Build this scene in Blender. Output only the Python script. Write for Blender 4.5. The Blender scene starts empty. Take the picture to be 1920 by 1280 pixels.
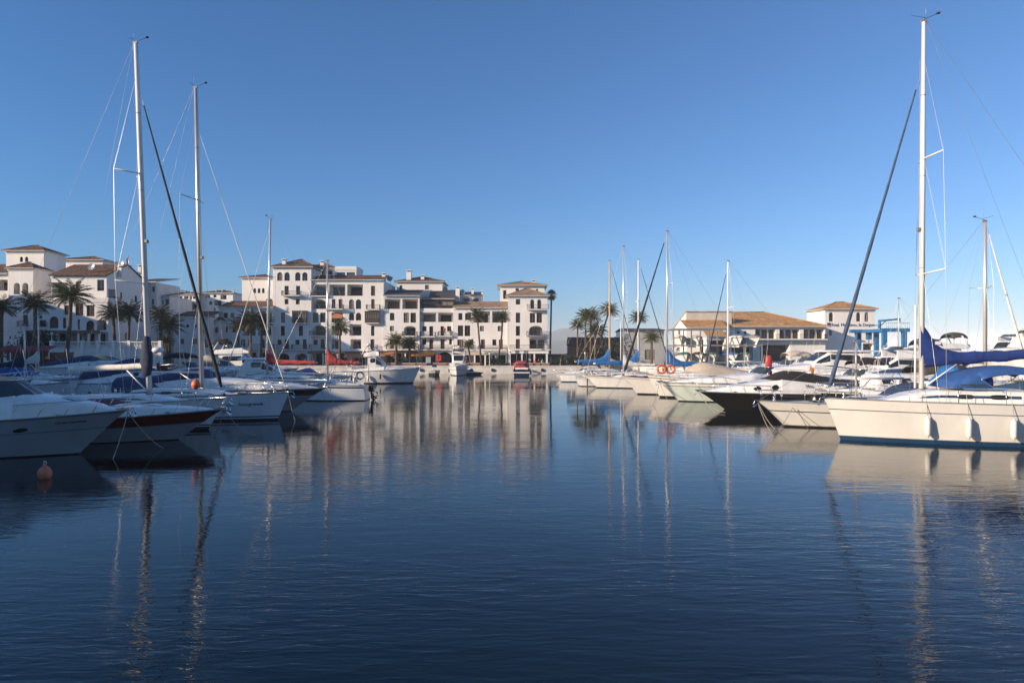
import bpy, bmesh, math, random
from mathutils import Vector, Matrix
random.seed(11)
S = bpy.context.scene
C = bpy.context.collection
R = math.radians
# ---------------------------------------------------------------- camera, sky, sun, exposure
HZ, F, CAMH = 656.0, 1280.0, 4.2          # horizon row, focal length in photo pixels, eye height over the water
def X(px, Y): return (px - 960.0) / F * Y
def Z(py, Y): return CAMH + (HZ - py) / F * Y
cam = bpy.data.cameras.new('camera'); cam.lens = 24; cam.sensor_width = 36
cam.shift_y = 16 / 1920; cam.clip_start = 0.1; cam.clip_end = 40000
co = bpy.data.objects.new('camera', cam); C.objects.link(co)
co.location = (0, 0, CAMH); co.rotation_euler = (R(90), 0, 0)
S.camera = co
SUN_EL, SUN_AZ = 17.0, 66.0               # azimuth: degrees to the left of straight-behind
sd = Vector((-math.sin(R(SUN_AZ)) * math.cos(R(SUN_EL)), -math.cos(R(SUN_AZ)) * math.cos(R(SUN_EL)), math.sin(R(SUN_EL))))
w = bpy.data.worlds.new('World'); S.world = w; w.use_nodes = True
nt = w.node_tree; bg = nt.nodes['Background']
sky = nt.nodes.new('ShaderNodeTexSky'); sky.sky_type = 'NISHITA'; sky.sun_disc = False
sky.sun_elevation = R(SUN_EL); sky.sun_rotation = math.atan2(sd.x, sd.y)
sky.altitude = 0; sky.air_density = 0.9; sky.dust_density = 0.9; sky.ozone_density = 6.0
wbal = nt.nodes.new('ShaderNodeMix'); wbal.data_type = 'RGBA'; wbal.blend_type = 'MULTIPLY'; wbal.inputs[0].default_value = 1
wbal.inputs[7].default_value = (.66, .93, 1.03, 1)      # one flat white balance for the whole sky
nt.links.new(sky.outputs[0], wbal.inputs[6]); nt.links.new(wbal.outputs[2], bg.inputs[0]); bg.inputs[1].default_value = 0.105
sl = bpy.data.lights.new('sun', 'SUN'); sl.energy = 5.0; sl.angle = R(0.53); sl.color = (1.0, 0.80, 0.60)
so = bpy.data.objects.new('sun', sl); C.objects.link(so); so.rotation_euler = sd.to_track_quat('Z', 'Y').to_euler()
S.view_settings.view_transform = 'Standard'; S.view_settings.look = 'None'
S.view_settings.exposure = 0.65; S.view_settings.gamma = 1.0
try:
    S.cycles.max_bounces = 8; S.cycles.glossy_bounces = 4; S.cycles.diffuse_bounces = 3
    S.cycles.transparent_max_bounces = 6; S.cycles.sample_clamp_indirect = 6
    S.cycles.use_denoising = True
except Exception: pass

# ---------------------------------------------------------------- materials
M = {}
def pm(name, col, rough=.5, metal=0., var=.10, vs=1.5, bump=0., bs=25., spec=.5, coat=0., col2=None, stretch=(1, 1, 1), bdist=.02):
    m = bpy.data.materials.new(name); m.use_nodes = True; n = m.node_tree; L = n.links
    b = n.nodes['Principled BSDF']
    b.inputs['Roughness'].default_value = rough; b.inputs['Metallic'].default_value = metal
    b.inputs['Specular IOR Level'].default_value = spec; b.inputs['Coat Weight'].default_value = coat
    tc = n.nodes.new('ShaderNodeTexCoord'); mp = n.nodes.new('ShaderNodeMapping'); mp.inputs['Scale'].default_value = stretch
    L.new(tc.outputs['Object'], mp.inputs[0])
    if var > 0 or col2:
        t = n.nodes.new('ShaderNodeTexNoise'); t.inputs['Scale'].default_value = vs; t.inputs['Detail'].default_value = 6
        t.inputs['Roughness'].default_value = .65
        L.new(mp.outputs[0], t.inputs['Vector'])
        r = n.nodes.new('ShaderNodeValToRGB'); r.color_ramp.elements[0].position = .35; r.color_ramp.elements[1].position = .68
        c2 = col2 or tuple(c * (1 - 2 * var) for c in col)
        r.color_ramp.elements[0].color = (*c2, 1); r.color_ramp.elements[1].color = (*col, 1)
        L.new(t.outputs['Fac'], r.inputs[0]); L.new(r.outputs[0], b.inputs['Base Color'])
    else:
        b.inputs['Base Color'].default_value = (*col, 1)
    if bump > 0:
        t2 = n.nodes.new('ShaderNodeTexNoise'); t2.inputs['Scale'].default_value = bs; t2.inputs['Detail'].default_value = 4
        L.new(mp.outputs[0], t2.inputs['Vector'])
        bp = n.nodes.new('ShaderNodeBump'); bp.inputs['Strength'].default_value = bump; bp.inputs['Distance'].default_value = bdist
        L.new(t2.outputs['Fac'], bp.inputs['Height']); L.new(bp.outputs[0], b.inputs['Normal'])
    M[name] = m; return m
pm('plaster', (.82, .78, .73), .9, var=.07, vs=.35, bump=.3, bs=8, spec=.2, stretch=(1, 1, .35))
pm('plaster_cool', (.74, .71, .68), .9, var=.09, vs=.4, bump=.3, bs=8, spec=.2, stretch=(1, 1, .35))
pm('plaster_beige', (.62, .54, .45), .9, var=.09, vs=.5, bump=.3, bs=8, spec=.2)
pm('slate', (.055, .055, .065), .8, var=.2, vs=2, bump=.5, bs=10)
pm('wood_dark', (.075, .042, .028), .55, var=.2, vs=4, stretch=(1, 1, .2))
pm('wood_brown', (.16, .085, .05), .6, var=.2, vs=4, stretch=(1, 1, .2))
pm('wood_mast', (.60, .36, .17), .4, var=.1, vs=6, stretch=(1, 1, .1))
pm('iron', (.03, .028, .028), .5, metal=.3, var=0)
pm('pane', (.018, .017, .018), .06, var=.3, vs=.8, spec=.6)
pm('pane_blue', (.05, .10, .17), .06, var=.2, vs=.8, spec=.6)
pm('curtain', (.26, .23, .2), .8, var=.2, vs=5, stretch=(6, 6, .3))
pm('dark_room', (.035, .028, .024), .9, var=.2, vs=1)
pm('shop_dark', (.05, .04, .035), .8, var=.5, vs=.6)
pm('awning_orange', (.75, .26, .04), .8, var=.06, vs=3)
pm('awning_rust', (.42, .17, .07), .8, var=.1, vs=3)
pm('awning_brown', (.22, .12, .08), .8, var=.1, vs=3)
pm('awning_red', (.20, .02, .018), .8, var=.1, vs=3)
pm('quay_white', (.74, .69, .62), .85, var=.14, vs=.6, bump=.3, bs=6)
pm('paving', (.38, .32, .27), .9, var=.1, vs=.8, bump=.3, bs=9)
pm('concrete', (.36, .35, .33), .9, var=.12, vs=.8, bump=.4, bs=9)
pm('brickish', (.30, .17, .11), .9, var=.2, vs=3, bump=.4, bs=12)
pm('hillrock', (.09, .10, .07), 1, var=.25, vs=.002)
pm('gel_white', (.80, .78, .74), .24, var=.07, vs=1.6, spec=.5, coat=.2, stretch=(1.6, 1, .25))
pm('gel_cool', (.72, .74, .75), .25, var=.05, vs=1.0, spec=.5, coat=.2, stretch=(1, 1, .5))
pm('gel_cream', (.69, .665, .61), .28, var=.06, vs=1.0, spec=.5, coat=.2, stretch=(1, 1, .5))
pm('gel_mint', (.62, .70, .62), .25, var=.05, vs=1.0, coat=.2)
pm('gel_shaded', (.34, .36, .38), .3, var=.06, vs=1.0, coat=.2)  # nearest left hull: a white hull with its shade put into the colour
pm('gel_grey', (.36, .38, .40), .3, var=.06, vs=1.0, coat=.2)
pm('gel_navy', (.012, .02, .05), .18, var=.1, coat=.4)
pm('gel_black', (.012, .011, .012), .16, var=.1, coat=.4)
pm('gel_red', (.14, .012, .012), .25, var=.1, coat=.3)
pm('scum', (.30, .27, .17), .8, var=.3, vs=4)
pm('boot_blue', (.008, .045, .11), .35, var=.12, vs=3)
pm('boot_black', (.012, .013, .016), .4, var=.2, vs=3)
pm('antifoul', (.02, .035, .035), .8, var=.4, vs=3, bump=.5, bs=12)
pm('stripe_grey', (.10, .11, .13), .35, var=.05)
pm('deck', (.74, .70, .62), .6, var=.06, vs=2.5, bump=.15, bs=60)
pm('deck_grey', (.50, .48, .45), .7, var=.08, vs=2.5)
pm('teak', (.33, .20, .10), .7, var=.15, vs=5, stretch=(.2, 4, 1))
pm('alu', (.72, .69, .63), .32, metal=.55, var=.08, vs=2, stretch=(1, 1, .2))
pm('alu_white', (.80, .78, .73), .35, var=.06, vs=2, stretch=(1, 1, .2))
pm('steel', (.62, .62, .62), .22, metal=1, var=0)
pm('wire', (.45, .44, .42), .35, metal=.8, var=0)
pm('rope', (.45, .40, .32), .9, var=.2, vs=20)
pm('rope_old', (.16, .10, .06), .95, var=.3, vs=12)
pm('rub_grey', (.22, .22, .22), .6, var=.1)
pm('smoke_glass', (.012, .013, .016), .05, var=0, spec=.7)
pm('tint_glass', (.05, .07, .085), .05, var=.2, vs=1, spec=.7)
pm('sail_blue', (.012, .045, .23), .75, var=.16, vs=3, bump=.6, bs=3, stretch=(.6, 1, 1.6), bdist=.06)
pm('sail_bright', (.012, .14, .40), .75, var=.16, vs=3, bump=.6, bs=4, bdist=.05)
pm('sail_navy', (.015, .028, .07), .8, var=.2, vs=3, bump=.6, bs=4, bdist=.05)
pm('sail_steel', (.05, .09, .17), .75, var=.25, vs=5, bump=.6, bs=6, bdist=.03)
pm('sail_black', (.014, .015, .02), .8, var=.3, vs=5, bump=.6, bs=6, bdist=.03)
pm('sail_red', (.50, .06, .055), .8, var=.16, vs=3, bump=.8, bs=5, bdist=.06)
pm('sail_white', (.76, .72, .64), .8, var=.1, vs=3, bump=.6, bs=4, bdist=.05)
pm('canvas_beige', (.50, .38, .25), .9, var=.1, vs=2.5, bump=.4, bs=4, bdist=.04)
pm('canvas_navy', (.02, .045, .12), .85, var=.15, vs=3, bump=.5, bs=4, bdist=.04)
pm('canvas_blue', (.02, .09, .30), .85, var=.15, vs=3, bump=.5, bs=4, bdist=.04)
pm('canvas_black', (.014, .012, .011), .9, var=.2, vs=3, bump=.5, bs=4, bdist=.04)
pm('canvas_olive', (.06, .055, .04), .9, var=.2, vs=3, bump=.4, bs=4, bdist=.04)
pm('canvas_burgundy', (.12, .018, .022), .9, var=.15, vs=3, bump=.5, bs=4, bdist=.04)
pm('canvas_green', (.05, .13, .11), .9, var=.2, vs=3, bump=.5, bs=4, bdist=.04)
pm('canvas_sand', (.55, .46, .36), .9, var=.1, vs=3, bump=.4, bs=4, bdist=.04)
pm('fender_white', (.78, .74, .68), .5, var=.08, vs=5)
pm('buoy_pink', (.68, .20, .10), .6, var=.15, vs=6)
pm('buoy_orange', (.75, .16, .05), .5, var=.12, vs=6)
pm('red_plastic', (.62, .05, .045), .4, var=.1, vs=5)
pm('crane_blue', (.02, .17, .38), .45, var=.15, vs=2)
pm('rubber', (.02, .02, .02), .8, var=.2)
pm('lettering', (.015, .017, .03), .5, var=0)
pm('letter_blue', (.02, .03, .16), .5, var=0)
pm('sign_white', (.75, .74, .72), .5, var=.05)
pm('lamp_glass', (.7, .7, .66), .3, var=0)
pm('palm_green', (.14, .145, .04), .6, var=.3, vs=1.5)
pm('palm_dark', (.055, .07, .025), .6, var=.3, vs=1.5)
pm('palm_dry', (.36, .23, .07), .8, var=.25, vs=1.5)
pm('palm_bark', (.15, .10, .065), .95, var=.3, vs=2, bump=1, bs=8, bdist=.08, stretch=(1, 1, 2.5))
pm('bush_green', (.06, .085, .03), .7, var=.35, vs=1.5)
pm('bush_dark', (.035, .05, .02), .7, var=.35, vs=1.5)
pm('terracotta_pot', (.36, .15, .08), .8, var=.1)
pm('skin', (.45, .26, .18), .6, var=.05)
pm('cloth_red', (.45, .05, .05), .8, var=.1)
pm('cloth_dark', (.03, .035, .06), .8, var=.1)
pm('cloth_white', (.7, .68, .65), .8, var=.1)
pm('hair', (.03, .02, .015), .7, var=.1)
def tilemat(name, c1, c2, c3):
    m = bpy.data.materials.new(name); m.use_nodes = True; n = m.node_tree; L = n.links; b = n.nodes['Principled BSDF']
    b.inputs['Roughness'].default_value = .9; b.inputs['Specular IOR Level'].default_value = .15
    tc = n.nodes.new('ShaderNodeTexCoord')
    v = n.nodes.new('ShaderNodeTexVoronoi'); v.inputs['Scale'].default_value = 3.2
    L.new(tc.outputs['Object'], v.inputs['Vector'])
    t = n.nodes.new('ShaderNodeTexNoise'); t.inputs['Scale'].default_value = .7; t.inputs['Detail'].default_value = 5
    L.new(tc.outputs['Object'], t.inputs['Vector'])
    sep = n.nodes.new('ShaderNodeSeparateColor'); L.new(v.outputs['Color'], sep.inputs[0])
    r = n.nodes.new('ShaderNodeValToRGB'); e = r.color_ramp.elements
    e[0].color = (*c1, 1); e[1].color = (*c2, 1); e.new(.5).color = (*c3, 1)
    L.new(sep.outputs[0], r.inputs[0])
    mx = n.nodes.new('ShaderNodeMix'); mx.data_type = 'RGBA'; mx.blend_type = 'MULTIPLY'; mx.inputs[0].default_value = .7
    r2 = n.nodes.new('ShaderNodeValToRGB'); r2.color_ramp.elements[0].position = .35; r2.color_ramp.elements[1].position = .65
    r2.color_ramp.elements[0].color = (.62, .6, .58, 1)
    L.new(t.outputs['Fac'], r2.inputs[0]); L.new(r.outputs[0], mx.inputs[6]); L.new(r2.outputs[0], mx.inputs[7])
    L.new(mx.outputs[2], b.inputs['Base Color'])
    wv = n.nodes.new('ShaderNodeTexWave'); wv.inputs['Scale'].default_value = 1.4; wv.bands_direction = 'X'
    L.new(tc.outputs['Object'], wv.inputs['Vector'])
    bp = n.nodes.new('ShaderNodeBump'); bp.inputs['Strength'].default_value = .8; bp.inputs['Distance'].default_value = .1
    L.new(wv.outputs['Fac'], bp.inputs['Height']); L.new(bp.outputs[0], b.inputs['Normal'])
    M[name] = m
tilemat('tile_brown', (.10, .062, .045), (.20, .12, .082), (.14, .088, .062))
tilemat('tile_tan', (.26, .18, .12), (.40, .28, .185), (.32, .22, .145))
tilemat('tile_orange', (.40, .20, .085), (.62, .37, .17), (.50, .27, .12))

# ---------------------------------------------------------------- mesh builder
class MB:
    def __init__(s): s.v = []; s.f = []; s.m = []; s.sm = []; s.mats = []
    def mi(s, m):
        if m not in s.mats: s.mats.append(m)
        return s.mats.index(m)
    def add(s, vs, fs, m, smooth=False):
        b = len(s.v); s.v += [tuple(v) for v in vs]; k = s.mi(m)
        for f in fs: s.f.append([b + i for i in f]); s.m.append(k); s.sm.append(smooth)
        return s
    def poly(s, vs, m): return s.add(vs, [list(range(len(vs)))], m)
    def box(s, x0, x1, y0, y1, z0, z1, m):
        return s.add([(x0, y0, z0), (x1, y0, z0), (x1, y1, z0), (x0, y1, z0), (x0, y0, z1), (x1, y0, z1), (x1, y1, z1), (x0, y1, z1)],
                     [(3, 2, 1, 0), (4, 5, 6, 7), (0, 1, 5, 4), (1, 2, 6, 5), (2, 3, 7, 6), (3, 0, 4, 7)], m)
    def tube(s, pts, r, m, n=6, cap=True):
        pts = [Vector(p) for p in pts]; k = len(pts)
        rs = r if isinstance(r, (list, tuple)) else [r] * k
        vs = []; prev = None
        for i, p in enumerate(pts):
            d = (pts[min(i + 1, k - 1)] - pts[max(i - 1, 0)]).normalized()
            if prev is None:
                a = d.cross(Vector((0, 0, 1)))
                if a.length < .05: a = d.cross(Vector((1, 0, 0)))
            else: a = prev - d * prev.dot(d)
            a.normalize(); prev = a; b = d.cross(a)
            for j in range(n):
                t = 2 * math.pi * j / n
                vs.append(p + (a * math.cos(t) + b * math.sin(t)) * rs[i])
        fs = [(i * n + j, i * n + (j + 1) % n, (i + 1) * n + (j + 1) % n, (i + 1) * n + j) for i in range(k - 1) for j in range(n)]
        if cap: fs += [tuple(range(n))[::-1], tuple((k - 1) * n + j for j in range(n))]
        return s.add(vs, fs, m, True)
    def loft(s, secs, m, cap=(True, True), smooth=True, closed=False):
        n = len(secs[0]); k = len(secs); vs = [p for sc in secs for p in sc]
        e = n if closed else n - 1
        fs = [(i * n + j, i * n + (j + 1) % n, (i + 1) * n + (j + 1) % n, (i + 1) * n + j) for i in range(k - 1) for j in range(e)]
        s.add(vs, fs, m, smooth)
        if cap[0]: s.add(secs[0], [tuple(range(n))], m)
        if cap[1]: s.add(secs[-1], [tuple(range(n))], m)
        return s
    def lathe(s, prof, c, m, n=12, axis='z'):
        vs = []
        for (r, h) in prof:
            for j in range(n):
                t = 2 * math.pi * j / n; a, b = r * math.cos(t), r * math.sin(t)
                q = (a, b, h) if axis == 'z' else (h, a, b) if axis == 'x' else (a, h, b)
                vs.append((c[0] + q[0], c[1] + q[1], c[2] + q[2]))
        k = len(prof)
        fs = [(i * n + j, i * n + (j + 1) % n, (i + 1) * n + (j + 1) % n, (i + 1) * n + j) for i in range(k - 1) for j in range(n)]
        fs += [tuple(range(n)), tuple((k - 1) * n + j for j in range(n))]
        return s.add(vs, fs, m, True)
    def torus(s, c, R0, r, m, n=20, k=8, axis='y'):
        vs = []
        for i in range(n):
            a = 2 * math.pi * i / n
            for j in range(k):
                b = 2 * math.pi * j / k; q = R0 + r * math.cos(b)
                p = (q * math.cos(a), r * math.sin(b), q * math.sin(a))
                if axis == 'x': p = (p[1], p[0], p[2])
                vs.append((c[0] + p[0], c[1] + p[1], c[2] + p[2]))
        fs = [(i * k + j, i * k + (j + 1) % k, ((i + 1) % n) * k + (j + 1) % k, ((i + 1) % n) * k + j) for i in range(n) for j in range(k)]
        return s.add(vs, fs, m, True)
    def build(s, name, parent=None, loc=None, fix=True):
        me = bpy.data.meshes.new(name); me.from_pydata(s.v, [], s.f)
        for m in s.mats: me.materials.append(M[m])
        me.polygons.foreach_set('material_index', s.m); me.polygons.foreach_set('use_smooth', s.sm)
        if fix:
            b = bmesh.new(); b.from_mesh(me); bmesh.ops.recalc_face_normals(b, faces=b.faces); b.to_mesh(me); b.free()
        me.update()
        o = bpy.data.objects.new(name, me); C.objects.link(o)
        if parent: o.parent = parent
        if loc: o.location = loc
        return o
def tag(o, label, cat=None, group=None, kind=None):
    if label: o['label'] = label
    if cat: o['category'] = cat
    if group: o['group'] = group
    if kind: o['kind'] = kind
    return o
def thing(name, label, cat, loc, rz=0., group=None):
    o = bpy.data.objects.new(name, None); C.objects.link(o); o.location = loc; o.rotation_euler = (0, 0, rz)
    o.empty_display_size = .3
    return tag(o, label, cat, group)
def structure(o): o['kind'] = 'structure'; return o
# ---------------------------------------------------------------- water, land, hills
def water_material():
    m = bpy.data.materials.new('harbour_water'); m.use_nodes = True; n = m.node_tree; L = n.links; b = n.nodes['Principled BSDF']
    b.inputs['Base Color'].default_value = (.0004, .0045, .0075, 1); b.inputs['Roughness'].default_value = .012
    b.inputs['IOR'].default_value = 1.333; b.inputs['Specular IOR Level'].default_value = .5
    g = n.nodes.new('ShaderNodeNewGeometry')
    def nz(scale, rot, sx, sy, det=2., dist=0.):
        mp = n.nodes.new('ShaderNodeMapping'); mp.inputs['Rotation'].default_value = (0, 0, R(rot)); mp.inputs['Scale'].default_value = (sx, sy, 1)
        L.new(g.outputs['Position'], mp.inputs[0])
        t = n.nodes.new('ShaderNodeTexNoise'); t.inputs['Scale'].default_value = scale; t.inputs['Detail'].default_value = det
        t.inputs['Roughness'].default_value = .5; t.inputs['Distortion'].default_value = dist
        L.new(mp.outputs[0], t.inputs['Vector']); return t.outputs['Fac']
    def mth(op, a, b2):
        q = n.nodes.new('ShaderNodeMath'); q.operation = op
        for i, x in enumerate((a, b2)):
            if isinstance(x, (int, float)): q.inputs[i].default_value = x
            else: L.new(x, q.inputs[i])
        return q.outputs[0]
    fine = nz(4.2, -14, .42, 1.6, 3, .6)
    mid = nz(1.5, 16, .45, 1.4, 2, .4)
    big = nz(.35, 5, .7, 1.2, 1)
    patch = nz(.07, 20, 1, 1.6, 2)
    pr = n.nodes.new('ShaderNodeMapRange'); pr.inputs[1].default_value = .35; pr.inputs[2].default_value = .65
    pr.inputs[3].default_value = .35; pr.inputs[4].default_value = 1.5
    L.new(patch, pr.inputs[0])
    sx = n.nodes.new('ShaderNodeSeparateXYZ'); L.new(g.outputs['Position'], sx.inputs[0])
    sh = n.nodes.new('ShaderNodeMapRange'); sh.interpolation_type = 'SMOOTHSTEP'; sh.inputs[1].default_value = 6; sh.inputs[2].default_value = 34
    sh.inputs[3].default_value = 1.6; sh.inputs[4].default_value = .42        # the inner basin lies sheltered
    L.new(sx.outputs[1], sh.inputs[0]); pr = mth('MULTIPLY', pr.outputs[0], sh.outputs[0])
    h = mth('ADD', mth('MULTIPLY', mth('MULTIPLY', fine, .42), pr), mth('ADD', mth('MULTIPLY', mth('MULTIPLY', mid, .62), pr), mth('MULTIPLY', big, .6)))
    bp = n.nodes.new('ShaderNodeBump'); bp.inputs['Strength'].default_value = 1.0; bp.inputs['Distance'].default_value = .0165
    L.new(h, bp.inputs['Height']); L.new(bp.outputs[0], b.inputs['Normal'])
    M['water'] = m
water_material()
wm = MB(); wm.poly([(-9000, -300, 0), (9000, -300, 0), (12000, 16000, 0), (-12000, 16000, 0)], 'water')
structure(wm.build('water'))
GZ = 1.25
q = MB()   # the far quay and the land the houses stand on, as one shaped slab with a white edge wall
def slab(mb, pts, z0, z1, mt, ms):
    n = len(pts)
    mb.poly([(x, y, z1) for x, y in pts], mt)
    for i in range(n):
        a, b = pts[i], pts[(i + 1) % n]
        mb.poly([(a[0], a[1], z0), (b[0], b[1], z0), (b[0], b[1], z1), (a[0], a[1], z1)], ms)
slab(q, [(-400, -60), (-56, -60), (-52, 60), (-56, 94), (-50, 122), (20, 122), (34, 112), (74, 112), (80, 190), (260, 420), (260, 900), (-900, 900), (-900, 300)], -1, GZ, 'paving', 'quay_white')
structure(q.build('quay'))
k = MB(); k.box(-120, 120, -90, -6, -1, GZ, 'paving'); structure(k.build('quay'))
k = MB(); k.box(-50, 19.6, 121.93, 122.35, GZ + .004, GZ + .16, 'quay_white'); structure(k.build('quay_kerb'))
for (x0, x1, y0, y1) in ((-31, -28.5, 16, 99), (29.5, 32, 18, 104)):
    p = MB(); p.box(x0, x1, y0, y1, .35, .62, 'concrete')
    for i in range(14):
        yy = y0 + 2 + i * (y1 - y0 - 4) / 13
        p.box(x0 + .3, x1 - .3, yy - .6, yy + .6, -.3, .346, 'rubber')
    structure(p.build('pontoon'))
# breakwater far to the right, hills beyond
b = MB(); random.seed(3)
secs = []
for i in range(60):
    x = 70 + i * 12; y = 330 + i * 3
    hh = 3.2 + random.uniform(-.5, .5)
    secs.append([(x, y - 9, -.5), (x + random.uniform(-1, 1), y - 4 + random.uniform(-1, 1), hh * .6), (x, y, hh), (x, y + 5, hh), (x, y + 14, -.5)])
b.loft(secs, 'concrete', smooth=False); structure(b.build('breakwater'))
def ridge(name, pts, Y, depth, m):
    mb = MB(); secs = []
    for (px, py) in pts:
        x, z = X(px, Y), Z(py, Y)
        secs.append([(x, Y - depth, -1), (x, Y - depth * .45, z * .5), (x, Y, z), (x, Y + depth, -1)])
    mb.loft(secs, m, smooth=False); return structure(mb.build(name))
ridge('hills', [(905, 652), (935, 648), (965, 640), (985, 634), (1000, 632), (1014, 630), (1030, 623), (1045, 618), (1057, 615), (1068, 616), (1080, 620), (1092, 622), (1104, 627), (1120, 632), (1140, 637), (1165, 640), (1190, 644), (1220, 648), (1260, 652)], 2700, 450, 'hillrock')
ridge('hills', [(560, 654), (650, 646), (760, 640), (860, 644), (930, 638), (1010, 640), (1075, 638), (1130, 642), (1180, 645), (1260, 650), (1350, 654)], 2000, 300, 'hillrock')

# the sea air: one closed box round everything, sky outside
hm = bpy.data.materials.new('haze'); hm.use_nodes = True; n_ = hm.node_tree
for x in list(n_.nodes):
    if x.type == 'BSDF_PRINCIPLED': n_.nodes.remove(x)
pv = n_.nodes.new('ShaderNodeVolumePrincipled'); pv.inputs['Color'].default_value = (.86, .92, 1.0, 1); pv.inputs['Density'].default_value = 3.2e-4; pv.inputs['Anisotropy'].default_value = -.35
n_.links.new(pv.outputs[0], n_.nodes['Material Output'].inputs['Volume']); M['haze'] = hm
hz = MB(); hz.box(-9500, 9500, -400, 9000, -2, 97, 'haze'); hz = hz.build('haze'); hz['kind'] = 'stuff'
# ---------------------------------------------------------------- houses
def arc(u0, u1, v1, r, n=8):
    """points of an arch from (u1, v1-r) over the top to (u0, v1-r)"""
    um, a = (u0 + u1) / 2, (u1 - u0) / 2
    return [(um + a * math.cos(math.pi * i / n), v1 - r + r * math.sin(math.pi * i / n)) for i in range(n + 1)]
class Face:
    """a wall plane: O bottom-left corner, U along, N outwards"""
    def __init__(s, O, U, N): s.O, s.U, s.N = Vector(O), Vector(U), Vector(N)
    def p(s, u, v, d=0.): return s.O + s.U * u + Vector((0, 0, v)) + s.N * d
def path(o):
    u0, u1, v0, v1, r = o['u0'], o['u1'], o['v0'], o['v1'], o.get('arch', 0)
    return [(u0, v0), (u1, v0)] + (arc(u0, u1, v1, r) if r else [(u1, v1), (u0, v1)])
def facade(mb, fc, W, H, ops, m):
    us = sorted({0, W} | {o['u0'] for o in ops} | {o['u1'] for o in ops}); vs = sorted({0, H} | {o['v0'] for o in ops} | {o['v1'] for o in ops})
    us = [u for u in us if 0 <= u <= W]; vs = [v for v in vs if 0 <= v <= H]
    for a, b in zip(us, us[1:]):
        run = None
        for c, d in list(zip(vs, vs[1:])) + [(None, None)]:
            if c is not None:
                um, vm = (a + b) / 2, (c + d) / 2
                hole = any(o['u0'] < um < o['u1'] and o['v0'] < vm < o['v1'] for o in ops)
            else: hole = True
            if not hole: run = [run[0], d] if run else [c, d]
            elif run:
                mb.poly([fc.p(a, run[0]), fc.p(b, run[0]), fc.p(b, run[1]), fc.p(a, run[1])], m); run = None
    for o in ops:
        u0, u1, v0, v1, r, dp = o['u0'], o['u1'], o['v0'], o['v1'], o.get('arch', 0), o['dep']
        if r:
            ar = arc(u0, u1, v1, r); h = len(ar) // 2
            for i in range(h): mb.poly([fc.p(u1, v1), fc.p(*ar[i + 1]), fc.p(*ar[i])], m)
            for i in range(h, len(ar) - 1): mb.poly([fc.p(u0, v1), fc.p(*ar[i + 1]), fc.p(*ar[i])], m)
        pt = path(o)
        for i in range(len(pt)):
            a, b = pt[i], pt[(i + 1) % len(pt)]
            mb.poly([fc.p(*a), fc.p(*b), fc.p(*b, -dp), fc.p(*a, -dp)], m)
        if o.get('back'): mb.poly([fc.p(u0, v0, -dp), fc.p(u1, v0, -dp), fc.p(u1, v1, -dp), fc.p(u0, v1, -dp)], o['back'])
def bar(mb, fc, u0, u1, v0, v1, d0, d1, m):
    c = [fc.p(u, v, d) for d in (d0, d1) for (u, v) in ((u0, v0), (u1, v0), (u1, v1), (u0, v1))]
    mb.add(c, [(0, 1, 2, 3), (7, 6, 5, 4), (0, 4, 5, 1), (1, 5, 6, 2), (2, 6, 7, 3), (3, 7, 4, 0)], m)
def window(root, fc, o, fm='wood_dark', pmn=None, name='window', mull=True):
    """frame with a pane set into an opening"""
    pt = path(o); dp = o['dep'] - .03
    cu, cv = (o['u0'] + o['u1']) / 2, (o['v0'] + o['v1']) / 2
    t = .07; W, H = o['u1'] - o['u0'], o['v1'] - o['v0']
    ins = [(cu + (u - cu) * (1 - 2 * t / W), cv + (v - cv) * (1 - 2 * t / H)) for u, v in pt]
    mb = MB(); n = len(pt)
    for i in range(n):
        j = (i + 1) % n
        mb.poly([fc.p(*pt[i], -dp + .06), fc.p(*pt[j], -dp + .06), fc.p(*ins[j], -dp + .06), fc.p(*ins[i], -dp + .06)], fm)
        mb.poly([fc.p(*ins[i], -dp + .06), fc.p(*ins[j], -dp + .06), fc.p(*ins[j], -dp), fc.p(*ins[i], -dp)], fm)
    if mull and W > .8: bar(mb, fc, cu - .035, cu + .035, o['v0'] + t, o['v1'] - t - (.0 if not o.get('arch') else .05), -dp, -dp + .05, fm)
    if mull and H > 1.6: bar(mb, fc, o['u0'] + t, o['u1'] - t, o['v0'] + H * .35, o['v0'] + H * .35 + .06, -dp + .001, -dp + .045, fm)
    wo = mb.build(name, root)
    g = MB(); g.poly([fc.p(*q, -dp + .012) for q in ins], pmn or random.choice(['pane', 'pane', 'pane', 'dark_room', 'curtain'])); g.build('pane', wo)
    return wo
def railing(root, fc, u0, u1, v0, v1, d, m='iron', step=.16):
    mb = MB(); r = .014
    bar(mb, fc, u0, u1, v1 - .05, v1, d - .02, d + .02, m); bar(mb, fc, u0, u1, v0 + .06, v0 + .09, d - .015, d + .015, m)
    k = max(2, int((u1 - u0) / step))
    for i in range(k + 1):
        u = u0 + (u1 - u0) * i / k
        bar(mb, fc, u - r, u + r, v0, v1 - .05, d - r, d + r, m)
    return mb.build('railing', root)
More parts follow.
